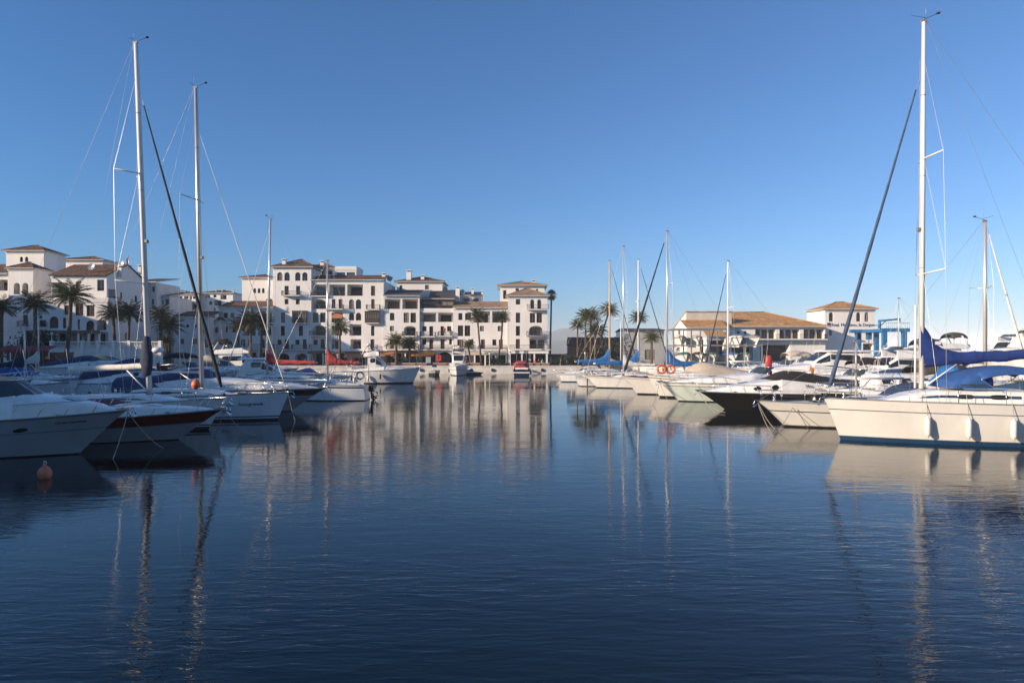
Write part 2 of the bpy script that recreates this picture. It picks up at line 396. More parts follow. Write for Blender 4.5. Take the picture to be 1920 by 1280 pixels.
def hip_roof(mb, x0, x1, y0, y1, z, h, ov, m, ridge=None):
    x0 -= ov; x1 += ov; y0 -= ov; y1 += ov; W, D = x1 - x0, y1 - y0
    i = min(W, D) / 2 if ridge is None else ridge
    t = .14
    e = [(x0, y0), (x1, y0), (x1, y1), (x0, y1)]
    mb.add([(x, y, z) for x, y in e] + [(x, y, z + t) for x, y in e], [(3, 2, 1, 0), (0, 1, 5, 4), (1, 2, 6, 5), (2, 3, 7, 6), (3, 0, 4, 7)], 'plaster_beige')
    ym = (y0 + y1) / 2; a, b = (x0 + min(i, W * .49), ym, z + h), (x1 - min(i, W * .49), ym, z + h)
    c = [(x, y, z + t) for x, y in e]
    for f in ([c[0], c[1], b, a], [c[1], c[2], b], [c[2], c[3], a, b], [c[3], c[0], a]): mb.poly(f, m)
    for s, tt in ((c[0], a), (c[1], b), (a, b)):
        if (Vector(s) - Vector(tt)).length > .05: mb.tube([s, tt], .11, m, 5)
def lean_roof(mb, x0, x1, y0, y1, z, h, ov, m):
    """eave in front, rising to a wall-high edge behind"""
    x0 -= ov * .3; x1 += ov * .3; y0 -= ov; t = .14
    mb.add([(x0, y0, z), (x1, y0, z), (x1, y1, z + h), (x0, y1, z + h), (x0, y0, z + t), (x1, y0, z + t), (x1, y1, z + h + t), (x0, y1, z + h + t)],
           [(3, 2, 1, 0), (0, 1, 5, 4), (1, 2, 6, 5), (2, 3, 7, 6), (3, 0, 4, 7)], 'plaster_beige')
    mb.poly([(x0, y0 - .002, z + t + .003), (x1, y0 - .002, z + t + .003), (x1, y1, z + h + t + .003), (x0, y1, z + h + t + .003)], m)
def gable_roof(mb, x0, x1, y0, y1, z, h, ov, m):
    """ridge along x"""
    x0 -= ov * .4; x1 += ov * .4; y0 -= ov; y1 += ov; ym = (y0 + y1) / 2; t = .16
    for (ya, yb) in ((y0, ym), (ym, y1)):
        za, zb = (z, z + h) if ya == y0 else (z + h, z)
        mb.add([(x0, ya, za), (x1, ya, za), (x1, yb, zb), (x0, yb, zb)] + [(x0, ya, za + t), (x1, ya, za + t), (x1, yb, zb + t), (x0, yb, zb + t)],
               [(3, 2, 1, 0), (4, 5, 6, 7), (0, 1, 5, 4), (1, 2, 6, 5), (2, 3, 7, 6), (3, 0, 4, 7)], m)
def house(name, label, crop, Y, zx0, zx1, zye, depth, ops=(), balc=(), roof=None, chim=(), rside=(), lside=(), group=None, wall='plaster',
          base=GZ, cat='house', cornice=True, dishes=(), canopy=None, awn=(), ztop=None, rbalc=()):
    ox, oy, sc = crop
    px = lambda z: ox + z / sc
    py = lambda z: oy + z / sc
    x0, x1, zt = X(px(zx0), Y), X(px(zx1), Y), Z(py(zye), Y)
    W, H = x1 - x0, zt - base
    root = thing(name, label, cat, (x0, Y, base), 0, group)
    fc = Face((0, 0, 0), (1, 0, 0), (0, -1, 0)); fr = Face((W, 0, 0), (0, 1, 0), (1, 0, 0)); fl = Face((0, depth, 0), (0, -1, 0), (-1, 0, 0))
    U = lambda z: X(px(z), Y) - x0
    V = lambda z: Z(py(z), Y) - base
    mb = MB(); fo = []; todo = []
    for o in ops:
        kd, a, b2, t, bt = o[:5]; opt = o[5] if len(o) > 5 else {}
        d = dict(u0=max(U(a), .06), u1=min(U(b2), W - .06), v0=max(V(bt), .02), v1=min(V(t), H - .1)); w2 = d['u1'] - d['u0']
        if 'a' in kd: d['arch'] = min(w2 / 2, (d['v1'] - d['v0']) * .6) * opt.get('flat', 1.0)
        if 'l' in kd or 's' in kd:
            d['dep'] = opt.get('dep', 1.5); d['back'] = opt.get('back', wall)
        else: d['dep'] = .2; d['back'] = 'dark_room'
        fo.append(d); todo.append((kd, d, opt, fc))
    facade(mb, fc, W, H, fo, wall)
    for fs, sd_, Ws in ((fr, rside, depth), (fl, lside, depth)):
        so_ = []
        for o in sd_:      # metric: kind, u0, u1, v0, v1
            d = dict(u0=o[1], u1=o[2], v0=o[3], v1=min(o[4], H - .1), dep=.2 if 'l' not in o[0] else 1.4, back='dark_room' if 'l' not in o[0] else wall)
            if 'a' in o[0]: d['arch'] = (o[2] - o[1]) / 2
            so_.append(d); todo.append((o[0], d, {}, fs))
        facade(mb, fs, Ws, H, so_, wall)
    mb.poly([(0, depth, 0), (W, depth, 0), (W, depth, H), (0, depth, H)], wall)
    mb.poly([(0, 0, H), (W, 0, H), (W, depth, H), (0, depth, H)], 'concrete')
    if roof and roof[0] == 'gable':
        h = Z(py(roof[1]), Y + depth / 2) - zt
        mb.poly([(0, 0, H), (0, depth, H), (0, depth / 2, H + h)], wall); mb.poly([(W, 0, H), (W, depth, H), (W, depth / 2, H + h)], wall)
    if cornice:
        for (a, b3, c, d) in ((-.12, W + .12, -.12, .0),): mb.box(a, b3, c, d - .003, H - .32, H - .08, wall)
    mb.build('wall', root)
    for kd, d, opt, f in todo:
        if 'l' in kd or 's' in kd:
            wd = d['u1'] - d['u0']; ht = d['v1'] - d['v0']
            f2 = Face(f.p(0, 0, -d['dep']), f.U, f.N); nwin = opt.get('n', 1)
            for i in range(nwin):
                ca = d['u0'] + wd * (i + .5) / nwin; hw = min(wd / nwin * .36, 1.3)
                o2 = dict(u0=ca - hw, u1=ca + hw, v0=d['v0'] + .02, v1=d['v0'] + ht * .82, dep=-.01)
                window(root, f2, dict(o2, dep=.0), opt.get('fm', 'wood_dark'), opt.get('pane', None), 'window')
            if 's' not in kd and not opt.get('norail'): railing(root, f, d['u0'] + .02, d['u1'] - .02, d['v0'], d['v0'] + min(.95, ht * .42), -.09)
            if opt.get('awn'):
                a = MB(); zt2 = d['v1'] - .05
                c = [f.p(d['u0'] + .05, zt2, -.3), f.p(d['u1'] - .05, zt2, -.3), f.p(d['u1'] - .05, zt2 - ht * .55, .25), f.p(d['u0'] + .05, zt2 - ht * .55, .25)]
                c2 = [p + Vector((0, 0, -.04)) for p in c]
                a.add(c + c2, [(0, 1, 2, 3), (7, 6, 5, 4), (0, 4, 5, 1), (1, 5, 6, 2), (2, 6, 7, 3), (3, 7, 4, 0)], opt['awn']); a.build('awning', root)
        elif 'd' in kd: window(root, f, d, 'wood_brown', opt.get('pane', random.choice(['wood_brown', 'wood_dark', 'pane', 'pane'])), 'door')
        else:
            window(root, f, d, opt.get('fm', random.choice(['wood_dark', 'wood_dark', 'wood_brown'])), opt.get('pane'))
            if 'b' in kd: pass
    for bl in balc:
        a, b2, zs, zr = bl[:4]; dpt = bl[4] if len(bl) > 4 else 1.0
        u0, u1, v = U(a), U(b2), V(zs)
        s = MB(); bar(s, fc, u0, u1, v - .16, v, .003, dpt, wall); bo = s.build('balcony', root)
        vr = v + max(.85, V(zr) - v) if len(bl) < 6 else v + .9
        railing(bo, fc, u0 + .03, u1 - .03, v, vr, dpt - .05)
        for uu, nn in ((u0 + .03, -1), (u1 - .03, 1)):
            fs = Face(fc.p(uu, 0, 0), (0, -1, 0), (nn, 0, 0)); railing(bo, fs, .02, dpt - .08, v, vr, 0)
    for bl in rbalc:    # balcony on the right-hand side wall: u0, u1, v
        s = MB(); bar(s, fr, bl[0], bl[1], bl[2] - .16, bl[2], .003, .9, wall); bo = s.build('balcony', root); railing(bo, fr, bl[0], bl[1], bl[2], bl[2] + .9, .85)
    if roof:
        r = MB(); kd = roof[0]; mt = roof[3] if len(roof) > 3 else 'tile_brown'; ov = roof[2]
        if kd == 'hip': hip_roof(r, 0, W, 0, depth, H + .004, Z(py(roof[1]), Y + depth / 2) - zt, ov, mt)
        elif kd == 'lean':
            dd = roof[4] if len(roof) > 4 else depth; lean_roof(r, 0, W, 0, dd, H + .004, max(.3, Z(py(roof[1]), Y + dd) - zt), ov, mt)
        elif kd == 'gable': gable_roof(r, 0, W, 0, depth, H + .01, Z(py(roof[1]), Y + depth / 2) - zt, ov, mt)
        ro = r.build('roof', root)
    else:
        r = MB(); r.box(-.05, W + .05, -.05, .2, H + .003, H + .45, wall); r.box(-.05, W + .05, depth - .2, depth + .05, H + .003, H + .45, wall)
        r.box(-.05, .2, .2, depth - .2, H + .003, H + .45, wall); r.box(W - .2, W + .05, .2, depth - .2, H + .003, H + .45, wall); ro = r.build('parapet', root)
    for (zx, zt_, zb, wpx, dd) in chim:
        u = U(zx); wd = wpx / sc / F * Y / 2; v0, v1 = V(zb) - .6, V(zt_)
        c = MB(); c.box(u - wd, u + wd, dd, dd + 2 * wd, v0, v1 - .35, wall); c.box(u - wd * .6, u + wd * .6, dd + wd * .4, dd + wd * 1.6, v1 - .35, v1 - .12, 'dark_room')
        c.box(u - wd * 1.3, u + wd * 1.3, dd - wd * .3, dd + wd * 2.3, v1 - .12, v1, wall); c.build('chimney', ro)
    for (zx, zy, rr, dd) in dishes:
        u, v = U(zx), V(zy); c = MB(); n = 12
        rings = [[(u + q * rr * math.cos(2 * math.pi * j / n), dd + .1 - .3 * rr * (q * q) + q * rr * .3 * math.sin(2 * math.pi * j / n), v + q * rr * math.sin(2 * math.pi * j / n)) for j in range(n)] for q in (.05, .5, 1)]
        c.loft(rings, 'gel_grey', closed=True, cap=(True, False)); c.tube([(u, dd, v), (u, dd + .35, v - rr), (u, dd + .4, v - rr * 1.5 - .8)], .04, 'steel', 5); c.build('satellite_dish', ro)
    if canopy:   # ground floor terrace roof: zy of its underside, reach, fascia material
        zy, reach, fm, n = canopy; v = V(zy); s = MB(); s.box(.02, W - .02, -reach, -.004, v, v + .16, 'plaster'); s.box(.02, W - .02, -reach - .08, -reach - .004, v - .28, v + .2, fm)
        cn = s.build('canopy', root)
        for i in range(n + 1):
            u = .25 + (W - .5) * i / n; s = MB(); s.box(u - .14, u + .14, -reach + .02, -reach + .3, 0, v - .003, 'plaster'); s.build('pillar', cn)
    for (a, b2, t, bt, mt, reach) in awn:
        u0, u1, v1, v0 = U(a), U(b2), V(t), V(bt); s = MB()
        c = [fc.p(u0, v1, .05 + (canopy[1] if canopy else 0) + .1), fc.p(u1, v1, .15 + (canopy[1] if canopy else 0)), fc.p(u1, v0 + .15, reach), fc.p(u0, v0 + .15, reach)]
        s.add(c + [p + Vector((0, .02, -.05)) for p in c], [(0, 1, 2, 3), (7, 6, 5, 4), (0, 4, 5, 1), (1, 5, 6, 2), (2, 6, 7, 3), (3, 7, 4, 0)], mt)
        k = 14
        for i in range(k):
            ua, ub = u0 + (u1 - u0) * i / k, u0 + (u1 - u0) * (i + 1) / k
            s.poly([fc.p(ua, v0 + .13, reach), fc.p(ub, v0 + .13, reach), fc.p((ua + ub) / 2 + .1, v0 - .12, reach - .01), fc.p((ua + ub) / 2 - .1, v0 - .12, reach - .01)], mt)
        s.build('awning', root)
    return root
def bay(root, crop, Y, base, x0, zx0, zx1, zy0, zy1, m='wood_dark'):
    """closed wooden balcony with a lattice of panes"""
    ox, oy, sc = crop
    u0, u1 = X(ox + zx0 / sc, Y) - x0, X(ox + zx1 / sc, Y) - x0; v0, v1 = Z(oy + zy1 / sc, Y) - base, Z(oy + zy0 / sc, Y) - base
    fc = Face((0, 0, 0), (1, 0, 0), (0, -1, 0)); s = MB(); d = .75
    bar(s, fc, u0, u1, v0, v0 + .9, .003, d, m); bar(s, fc, u0 - .06, u1 + .06, v1 - .15, v1, .003, d + .06, m); bar(s, fc, u0 - .05, u1 + .05, v0 - .12, v0 - .003, .003, d + .05, 'plaster')
    k = 6
    for i in range(k + 1):
        u = u0 + (u1 - u0 - .06) * i / k; bar(s, fc, u, u + .06, v0 + .9, v1 - .15, d - .08, d - .01, m)
    bar(s, fc, u0, u1, (v0 + .9 + v1) / 2 + .1, (v0 + .9 + v1) / 2 + .16, d - .075, d - .015, m)
    b = s.build('bay_window', root); g = MB(); bar(g, fc, u0 + .05, u1 - .05, v0 + .902, v1 - .152, .01, d - .1, 'curtain'); g.build('pane', b)
C4 = (400, 470, 5.818); C6 = (700, 490, 5.333); C1 = (0, 440, 5.818); C5 = (300, 520, 10.67); C2 = (1240, 540, 5.82); C3 = (1500, 540, 7.11)
G = 'white houses along the marina promenade'
YA = 132.0
hA = house('apartment_house', 'white corner tower with four arched top windows beside the long balcony block', C4, YA, 650, 1068, 183, 12,
  [('a', 697, 755, 235, 328), ('a', 775, 833, 235, 328), ('a', 893, 950, 235, 328), ('a', 970, 1027, 235, 328), ('d', 777, 822, 383, 484), ('d', 902, 947, 383, 484),
   ('w', 777, 820, 525, 585), ('w', 900, 942, 525, 585), ('w', 738, 782, 672, 785), ('d', 735, 780, 820, 928), ('d', 932, 977, 820, 928), ('w', 700, 745, 970, 1025), ('d', 777, 822, 965, 1072),
   ('w', 895, 940, 970, 1025), ('d', 975, 1015, 965, 1072), ('sa', 690, 830, 1120, 1248, dict(dep=2.2, back='shop_dark', flat=.6)), ('sa', 890, 1020, 1120, 1248, dict(dep=2.2, back='shop_dark', flat=.6))],
  [(757, 960, 488, 445), (660, 832, 1075, 1022), (865, 1022, 1075, 1022)], ('hip', 95, .55), [(740, 78, 150, 40, 1.5), (948, 92, 140, 36, 8)], group=G)
bay(hA, C4, YA, GZ, X(400 + 650 / 5.818, YA), 872, 1022, 655, 788)
YB = 132.4
hB = house('apartment_house', 'long white five storey block with deep balconies right of the arched corner tower', C4, YB, 1070, 1858, 325, 13,
  [('l', 1085, 1237, 368, 490, dict(pane='pane_blue')), ('l', 1265, 1440, 368, 492, dict(fm='wood_brown')), ('l', 1460, 1632, 368, 492), ('d', 1720, 1765, 383, 492),
   ('al', 1083, 1225, 527, 635, dict(flat=.6)), ('d', 1292, 1332, 528, 628), ('d', 1367, 1408, 528, 628), ('a', 1480, 1535, 530, 635), ('a', 1555, 1612, 530, 635), ('d', 1722, 1760, 528, 634),
   ('w', 1085, 1145, 675, 782), ('w', 1165, 1222, 675, 782), ('l', 1290, 1412, 675, 782, dict(awn='awning_rust')), ('a', 1480, 1535, 675, 760), ('a', 1555, 1612, 675, 760),
   ('al', 1085, 1222, 810, 922, dict(flat=.6)), ('l', 1290, 1405, 820, 922), ('l', 1485, 1615, 803, 925), ('d', 1720, 1757, 820, 928),
   ('w', 1092, 1137, 970, 1025), ('d', 1170, 1212, 965, 1068), ('l', 1290, 1392, 965, 1070), ('l', 1495, 1612, 965, 1070), ('d', 1715, 1757, 965, 1070),
   ('s', 1090, 1250, 1115, 1248, dict(dep=2.2, back='shop_dark')), ('s', 1300, 1470, 1115, 1248, dict(dep=2.2, back='shop_dark')), ('s', 1520, 1820, 1115, 1248, dict(dep=2.2, back='shop_dark', n=2))],
  [(1240, 1422, 636, 590), (1675, 1822, 640, 590), (1062, 1240, 925, 875), (1060, 1225, 1073, 1020), (1690, 1790, 1075, 1025, .5), (1065, 1250, 492, 450, .5)],
  ('lean', 275, .5, 'tile_brown', 5), [(1825, 222, 300, 38, 3.0)], rside=[('w', 3, 4.2, 9.2, 10.6), ('d', 6, 7, 9, 11), ('w', 3, 4, 4, 5.4)], rbalc=[(5.2, 8, 8.95)], group=G,
  dishes=[(1880, 275, .6, 4.5)], canopy=(1105, 2.5, 'awning_brown', 5), awn=[(1480, 1850, 1120, 1160, 'awning_rust', 4.4)])
bay(hB, C4, YB, GZ, X(400 + 1070 / 5.818, YB), 1660, 1812, 660, 788)
house('apartment_house', 'setback penthouse with a glass balustrade on top of the long balcony block', C4, 138, 1330, 1560, 195, 6, [('w', 1345, 1440, 235, 300, dict(pane='pane_blue')), ('w', 1455, 1545, 235, 300, dict(pane='pane_blue'))],
  (), None, [], group=G, base=13.0, lside=[('w', 1.2, 3.2, .6, 2.4)])
house('apartment_house', 'dark tiled attic roof with chimneys behind the arched corner tower', C4, 139.5, 1015, 1330, 200, 6, [('w', 1120, 1200, 215, 260), ('w', 1225, 1300, 215, 260)], (), ('hip', 138, .5), [(1162, 98, 160, 40, 1.5), (1110, 130, 165, 26, 2.5)], group=G, base=13.0)
house('apartment_house', 'pale wing with three small arched windows left behind the corner tower', C4, 139, 312, 652, 300, 9, [('a', 437, 466, 408, 462), ('a', 484, 513, 408, 462), ('a', 530, 559, 408, 462), ('l', 575, 640, 525, 580, dict(norail=1))],
  (), ('hip', 262, .5), [], group=G)
house('apartment_house', 'low three storey wing with a long tiled roof left of the corner tower', C4, 131.2, 62, 645, 622, 9,
  [('w', 112, 157, 677, 733), ('w', 188, 231, 677, 733), ('l', 312, 462, 662, 782), ('l', 480, 636, 662, 782), ('w', 105, 157, 825, 890), ('d', 130, 162, 960, 1062), ('d', 300, 347, 965, 1062), ('w', 380, 422, 970, 1030), ('w', 205, 250, 830, 890), ('l', 330, 460, 830, 925), ('l', 490, 630, 830, 925), ('d', 520, 560, 965, 1062),
   ('s', 100, 280, 1110, 1248, dict(dep=2, back='shop_dark')), ('s', 320, 470, 1110, 1248, dict(dep=2, back='shop_dark')), ('s', 500, 620, 1110, 1248, dict(dep=2, back='shop_dark'))],
  [(80, 260, 1066, 1020), (280, 640, 1066, 1020)], ('lean', 555, .5, 'tile_brown', 6), [(95, 545, 600, 30, 3)], group=G)
YC = 132.2
house('apartment_house', 'white block with twin brown shuttered top balconies under a slate coloured roof', C6, YC, 106, 462, 348, 11,
  [('l', 114, 270, 375, 475, dict(fm='wood_brown', pane='wood_brown')), ('l', 290, 447, 375, 475, dict(fm='wood_brown', pane='wood_brown')), ('a', 165, 210, 513, 590, dict(flat=.4)), ('w', 303, 356, 513, 612), ('w', 372, 426, 513, 612), ('w', 165, 206, 645, 698),
   ('al', 305, 425, 645, 742, dict(flat=.5)), ('d', 165, 206, 780, 872), ('l', 300, 420, 775, 872), ('s', 130, 280, 915, 1040, dict(dep=2.5, back='shop_dark')), ('s', 300, 450, 915, 1040, dict(dep=2.5, back='shop_dark'))],
  [(295, 440, 745, 705), (130, 455, 878, 838, .6)], ('lean', 292, .55, 'slate', 5), [], group=G, canopy=(903, 2.5, 'awning_brown', 3), awn=[(110, 240, 905, 940, 'awning_rust', 4.6)])
house('apartment_house', 'white square tower house with a shallow tiled roof set behind the slate roofed block', C6, 141, 236, 690, 208, 9, [('w', 517, 557, 235, 281), ('w', 262, 290, 240, 282)], (), ('hip', 155, .5), [(346, 82, 190, 46, 1), (481, 128, 190, 34, 1.6)], group=G,
      dishes=[(710, 265, .5, 2)])
YD = 132.6
hD = house('apartment_house', 'narrow white block topped by a dark wooden mansard gallery', C6, YD, 466, 800, 492, 11,
  [('l', 473, 628, 515, 605), ('l', 648, 796, 515, 605), ('w', 490, 532, 648, 698), ('d', 560, 598, 648, 745), ('d', 672, 706, 648, 742), ('w', 738, 779, 648, 698), ('w', 490, 529, 775, 832), ('d', 560, 598, 775, 874), ('d', 672, 713, 775, 874), ('w', 758, 786, 775, 830),
   ('sa', 640, 780, 905, 1040, dict(dep=2.5, back='shop_dark', flat=.7)), ('s', 480, 620, 915, 1040, dict(dep=2.5, back='shop_dark'))],
  [(470, 622, 750, 705), (650, 792, 745, 705), (470, 790, 880, 838, .6)], None, [], group=G, awn=[(400, 628, 898, 940, 'awning_orange', 4.2)])
house('apartment_house', 'slate roofed attic behind the dark mansard gallery with a white chimney', C6, 137.5, 560, 822, 378, 5, [('w', 590, 640, 395, 430), ('w', 700, 800, 395, 430, dict(pane='pane_blue'))], (), ('lean', 292, .4, 'slate', 4), [(838, 246, 380, 40, 1)], group=G, base=9, dishes=[(884, 300, .55, 1.5)])
house('apartment_house', 'small setback attic house with dark roof and antennas behind the brown roofed block', C6, 141, 862, 1080, 345, 6, [('w', 900, 960, 370, 400), ('w', 1000, 1050, 370, 400)], (), ('lean', 312, .4, 'slate', 4), [(990, 262, 330, 22, 1), (1085, 288, 400, 16, 1)], group=G, base=8)
YE = 132.1
house('apartment_house', 'wide white block with a tan tiled roof and two slim palms in front', C6, YE, 803, 1343, 468, 12,
  [('w', 850, 891, 517, 586), ('w', 918, 976, 517, 586), ('l', 1005, 1166, 497, 611, dict(fm='wood_brown')), ('l', 1188, 1334, 497, 611, dict(n=2)), ('w', 845, 898, 640, 747), ('w', 913, 968, 640, 747), ('w', 1065, 1106, 645, 698), ('w', 1243, 1284, 645, 698),
   ('d', 840, 900, 780, 874), ('w', 960, 1000, 780, 840), ('d', 1075, 1116, 780, 874), ('w', 1190, 1230, 780, 840), ('d', 1255, 1295, 780, 874),
   ('s', 830, 960, 930, 1040, dict(dep=2.5, back='shop_dark')), ('s', 1000, 1150, 930, 1040, dict(dep=2.5, back='shop_dark')), ('s', 1190, 1330, 930, 1040, dict(dep=2.5, back='shop_dark'))],
  [(810, 1000, 880, 840, .6), (1050, 1330, 880, 840, .6)], ('lean', 408, .5, 'tile_tan', 5), [], group=G, canopy=(920, 3.2, 'plaster_beige', 5))
YF = 131.6
house('apartment_house', 'white end tower with arched balcony doors at the right end of the row', C6, YF, 1347, 1740, 350, 9,
  [('w', 1425, 1468, 377, 431), ('a', 1570, 1608, 380, 474), ('a', 1640, 1678, 380, 474), ('w', 1425, 1468, 512, 613), ('w', 1565, 1618, 515, 613), ('w', 1632, 1686, 515, 613), ('w', 1425, 1466, 645, 743),
   ('al', 1557, 1694, 643, 740, dict(flat=.7)), ('d', 1425, 1466, 775, 872), ('l', 1560, 1720, 768, 872, dict(n=2)), ('s', 1365, 1555, 912, 1042, dict(dep=3, back='shop_dark', n=2)), ('s', 1575, 1720, 912, 1042, dict(dep=3, back='shop_dark'))],
  [(1535, 1752, 480, 432), (1530, 1768, 744, 700), (1362, 1768, 878, 838, 1.2)], ('hip', 268, .5, 'tile_tan'), [], group=G, canopy=(905, 3.4, 'plaster', 3), rside=[('w', 2, 3, 8.5, 10), ('w', 5, 6, 5.5, 7)], rbalc=[(1, 4, 5.4)])
house('apartment_house', 'taller back tower with low tan roof behind the end tower at the right', C6, 137.5, 1268, 1712, 246, 9, [('w', 1298, 1330, 288, 375), ('w', 1422, 1456, 270, 295), ('a', 1625, 1650, 275, 300)], (), ('hip', 200, .6, 'tile_tan'), [(1612, 165, 215, 36, 4)], group=G)
# left group
YG = 122.0
GL = 'white houses behind the left boats'
house('tower_house', 'tall white tower with paired arched windows at the far left', C1, YG, 66, 478, 182, 6, [('a', 217, 250, 240, 298), ('a', 273, 308, 240, 298)], (), ('hip', 118, .5), [], group=GL, rside=[('a', .9, 1.6, 14.1, 15.9), ('a', 2.2, 2.9, 14.1, 15.9), ('a', 3.5, 4.2, 14.1, 15.9)])
house('tower_house', 'lower white tower with two open arches below the tall tower at far left', C1, 117, 92, 362, 372, 4.6,
  [('al', 150, 216, 525, 650, dict(dep=1.6)), ('al', 242, 309, 525, 650, dict(dep=1.6)), ('w', 255, 306, 700, 770, dict(pane='wood_dark')), ('d', 250, 304, 873, 1000, dict(pane='wood_brown'))], [(205, 310, 1003, 940, .6)], ('hip', 300, .45), [], group=GL,
  rside=[('a', .9, 1.7, 8.8, 10.9), ('a', 2.5, 3.3, 8.8, 10.9), ('w', 1, 1.8, 4, 5.2)])
house('apartment_house', 'house with deep brown balconies cut by the left edge of the picture', C1, 118, -260, 90, 430, 9, [('l', -200, -60, 500, 620), ('l', -40, 84, 490, 610, dict(fm='wood_brown')), ('l', -200, -60, 700, 830), ('w', 10, 60, 720, 830)], (), ('lean', 330, .6, 'tile_brown', 6), [], group=GL)
house('apartment_house', 'white gabled house with a brown tiled roof and bare shaded gable side', C1, 115, 560, 1163, 452, 12.5,
  [('w', 1060, 1136, 490, 612, dict(pane='pane')), ('l', 545, 735, 520, 700, dict(n=2)), ('w', 830, 880, 510, 590), ('l', 600, 720, 760, 860)], (), ('gable', 335, .5), [(1195, 310, 400, 36, 3), (1325, 282, 350, 34, 5.5)], group=GL,
  rside=[('l', .5, 2.6, 11.2, 13.3), ('w', 4, 4.6, 11.9, 13), ('w', 8.6, 9.4, 11.6, 12.8), ('l', .5, 2.6, 8, 10), ('w', 4, 4.7, 8.5, 9.6), ('w', 9, 9.8, 8, 9.2), ('w', 5.5, 6.5, 4.8, 6)], dishes=[(1160, 290, .7, 4), (955, 340, .6, 1)], rbalc=[(.4, 2.8, 11.1), (.4, 2.8, 7.9)])
house('apartment_house', 'white upper house with low hip roof behind the gabled house', C1, 131, 630, 1120, 282, 9, [('a', 668, 700, 360, 398), ('a', 758, 790, 355, 395), ('a', 808, 838, 355, 395)], (), ('hip', 240, .5), [], group=GL)
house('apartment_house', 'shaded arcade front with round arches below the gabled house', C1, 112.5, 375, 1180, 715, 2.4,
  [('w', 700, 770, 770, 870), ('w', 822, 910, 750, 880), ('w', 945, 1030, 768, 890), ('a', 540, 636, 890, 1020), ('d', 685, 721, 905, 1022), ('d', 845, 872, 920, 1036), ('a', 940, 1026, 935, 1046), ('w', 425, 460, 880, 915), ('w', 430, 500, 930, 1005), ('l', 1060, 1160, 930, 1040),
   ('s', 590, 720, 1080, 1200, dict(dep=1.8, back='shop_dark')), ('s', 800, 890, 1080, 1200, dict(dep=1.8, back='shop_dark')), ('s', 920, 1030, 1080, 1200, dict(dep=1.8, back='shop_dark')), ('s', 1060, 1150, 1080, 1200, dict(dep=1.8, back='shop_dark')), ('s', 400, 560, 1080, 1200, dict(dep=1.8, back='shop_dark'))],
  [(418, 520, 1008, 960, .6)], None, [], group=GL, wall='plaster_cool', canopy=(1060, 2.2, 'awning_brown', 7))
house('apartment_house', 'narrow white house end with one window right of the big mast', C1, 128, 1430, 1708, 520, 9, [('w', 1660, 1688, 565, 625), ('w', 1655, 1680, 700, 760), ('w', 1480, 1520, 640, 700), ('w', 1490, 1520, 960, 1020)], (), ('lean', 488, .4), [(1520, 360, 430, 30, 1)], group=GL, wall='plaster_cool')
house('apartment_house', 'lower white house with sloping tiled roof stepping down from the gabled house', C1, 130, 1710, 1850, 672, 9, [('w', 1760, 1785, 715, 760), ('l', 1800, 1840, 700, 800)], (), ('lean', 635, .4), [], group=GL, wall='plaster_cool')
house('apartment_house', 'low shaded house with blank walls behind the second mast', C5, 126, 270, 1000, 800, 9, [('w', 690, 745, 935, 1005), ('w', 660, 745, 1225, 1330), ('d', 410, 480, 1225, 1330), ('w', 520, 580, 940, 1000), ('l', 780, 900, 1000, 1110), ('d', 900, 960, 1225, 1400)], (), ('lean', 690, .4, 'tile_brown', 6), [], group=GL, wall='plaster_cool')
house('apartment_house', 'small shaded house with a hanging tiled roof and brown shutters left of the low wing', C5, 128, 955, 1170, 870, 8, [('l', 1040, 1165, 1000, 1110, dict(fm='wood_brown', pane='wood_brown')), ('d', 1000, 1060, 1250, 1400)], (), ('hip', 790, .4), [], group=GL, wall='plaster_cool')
GH = 'terraced apartments on the slope behind'
house('apartment_house', 'long cream terrace of apartments with brown roof on the slope behind second mast', C5, 165, 180, 740, 345, 8, [('l', 240, 340, 370, 450, dict(norail=1)), ('w', 380, 450, 380, 440), ('l', 480, 570, 375, 430), ('l', 590, 640, 370, 440), ('w', 660, 720, 380, 430), ('w', 500, 560, 520, 580), ('l', 600, 700, 510, 600)], (), ('hip', 285, .5), [(410, 245, 300, 40, 2), (540, 262, 300, 30, 2)], group=GH)
house('apartment_house', 'cream terrace of apartments with four chimneys on the slope behind low wing', C5, 168, 850, 1460, 320, 8, [('l', 910, 1000, 345, 400), ('w', 1070, 1130, 345, 400), ('l', 1210, 1330, 345, 440, dict(fm='wood_brown')), ('w', 985, 1040, 480, 545), ('l', 1090, 1230, 460, 560), ('w', 1080, 1110, 610, 670), ('l', 930, 1100, 690, 800)], (), ('hip', 258, .5), [(1050, 228, 290, 34, 2), (1170, 228, 290, 34, 2), (1280, 232, 280, 24, 2), (1400, 215, 280, 26, 2)], group=GH)
house('apartment_house', 'small white house with a pale blue side on the slope left of second mast', C5, 150, 155, 385, 470, 8, [('w', 170, 250, 500, 580, dict(pane='curtain')), ('w', 200, 280, 690, 740)], (), None, [(285, 400, 470, 26, 2)], group=GH, wall='plaster_cool')
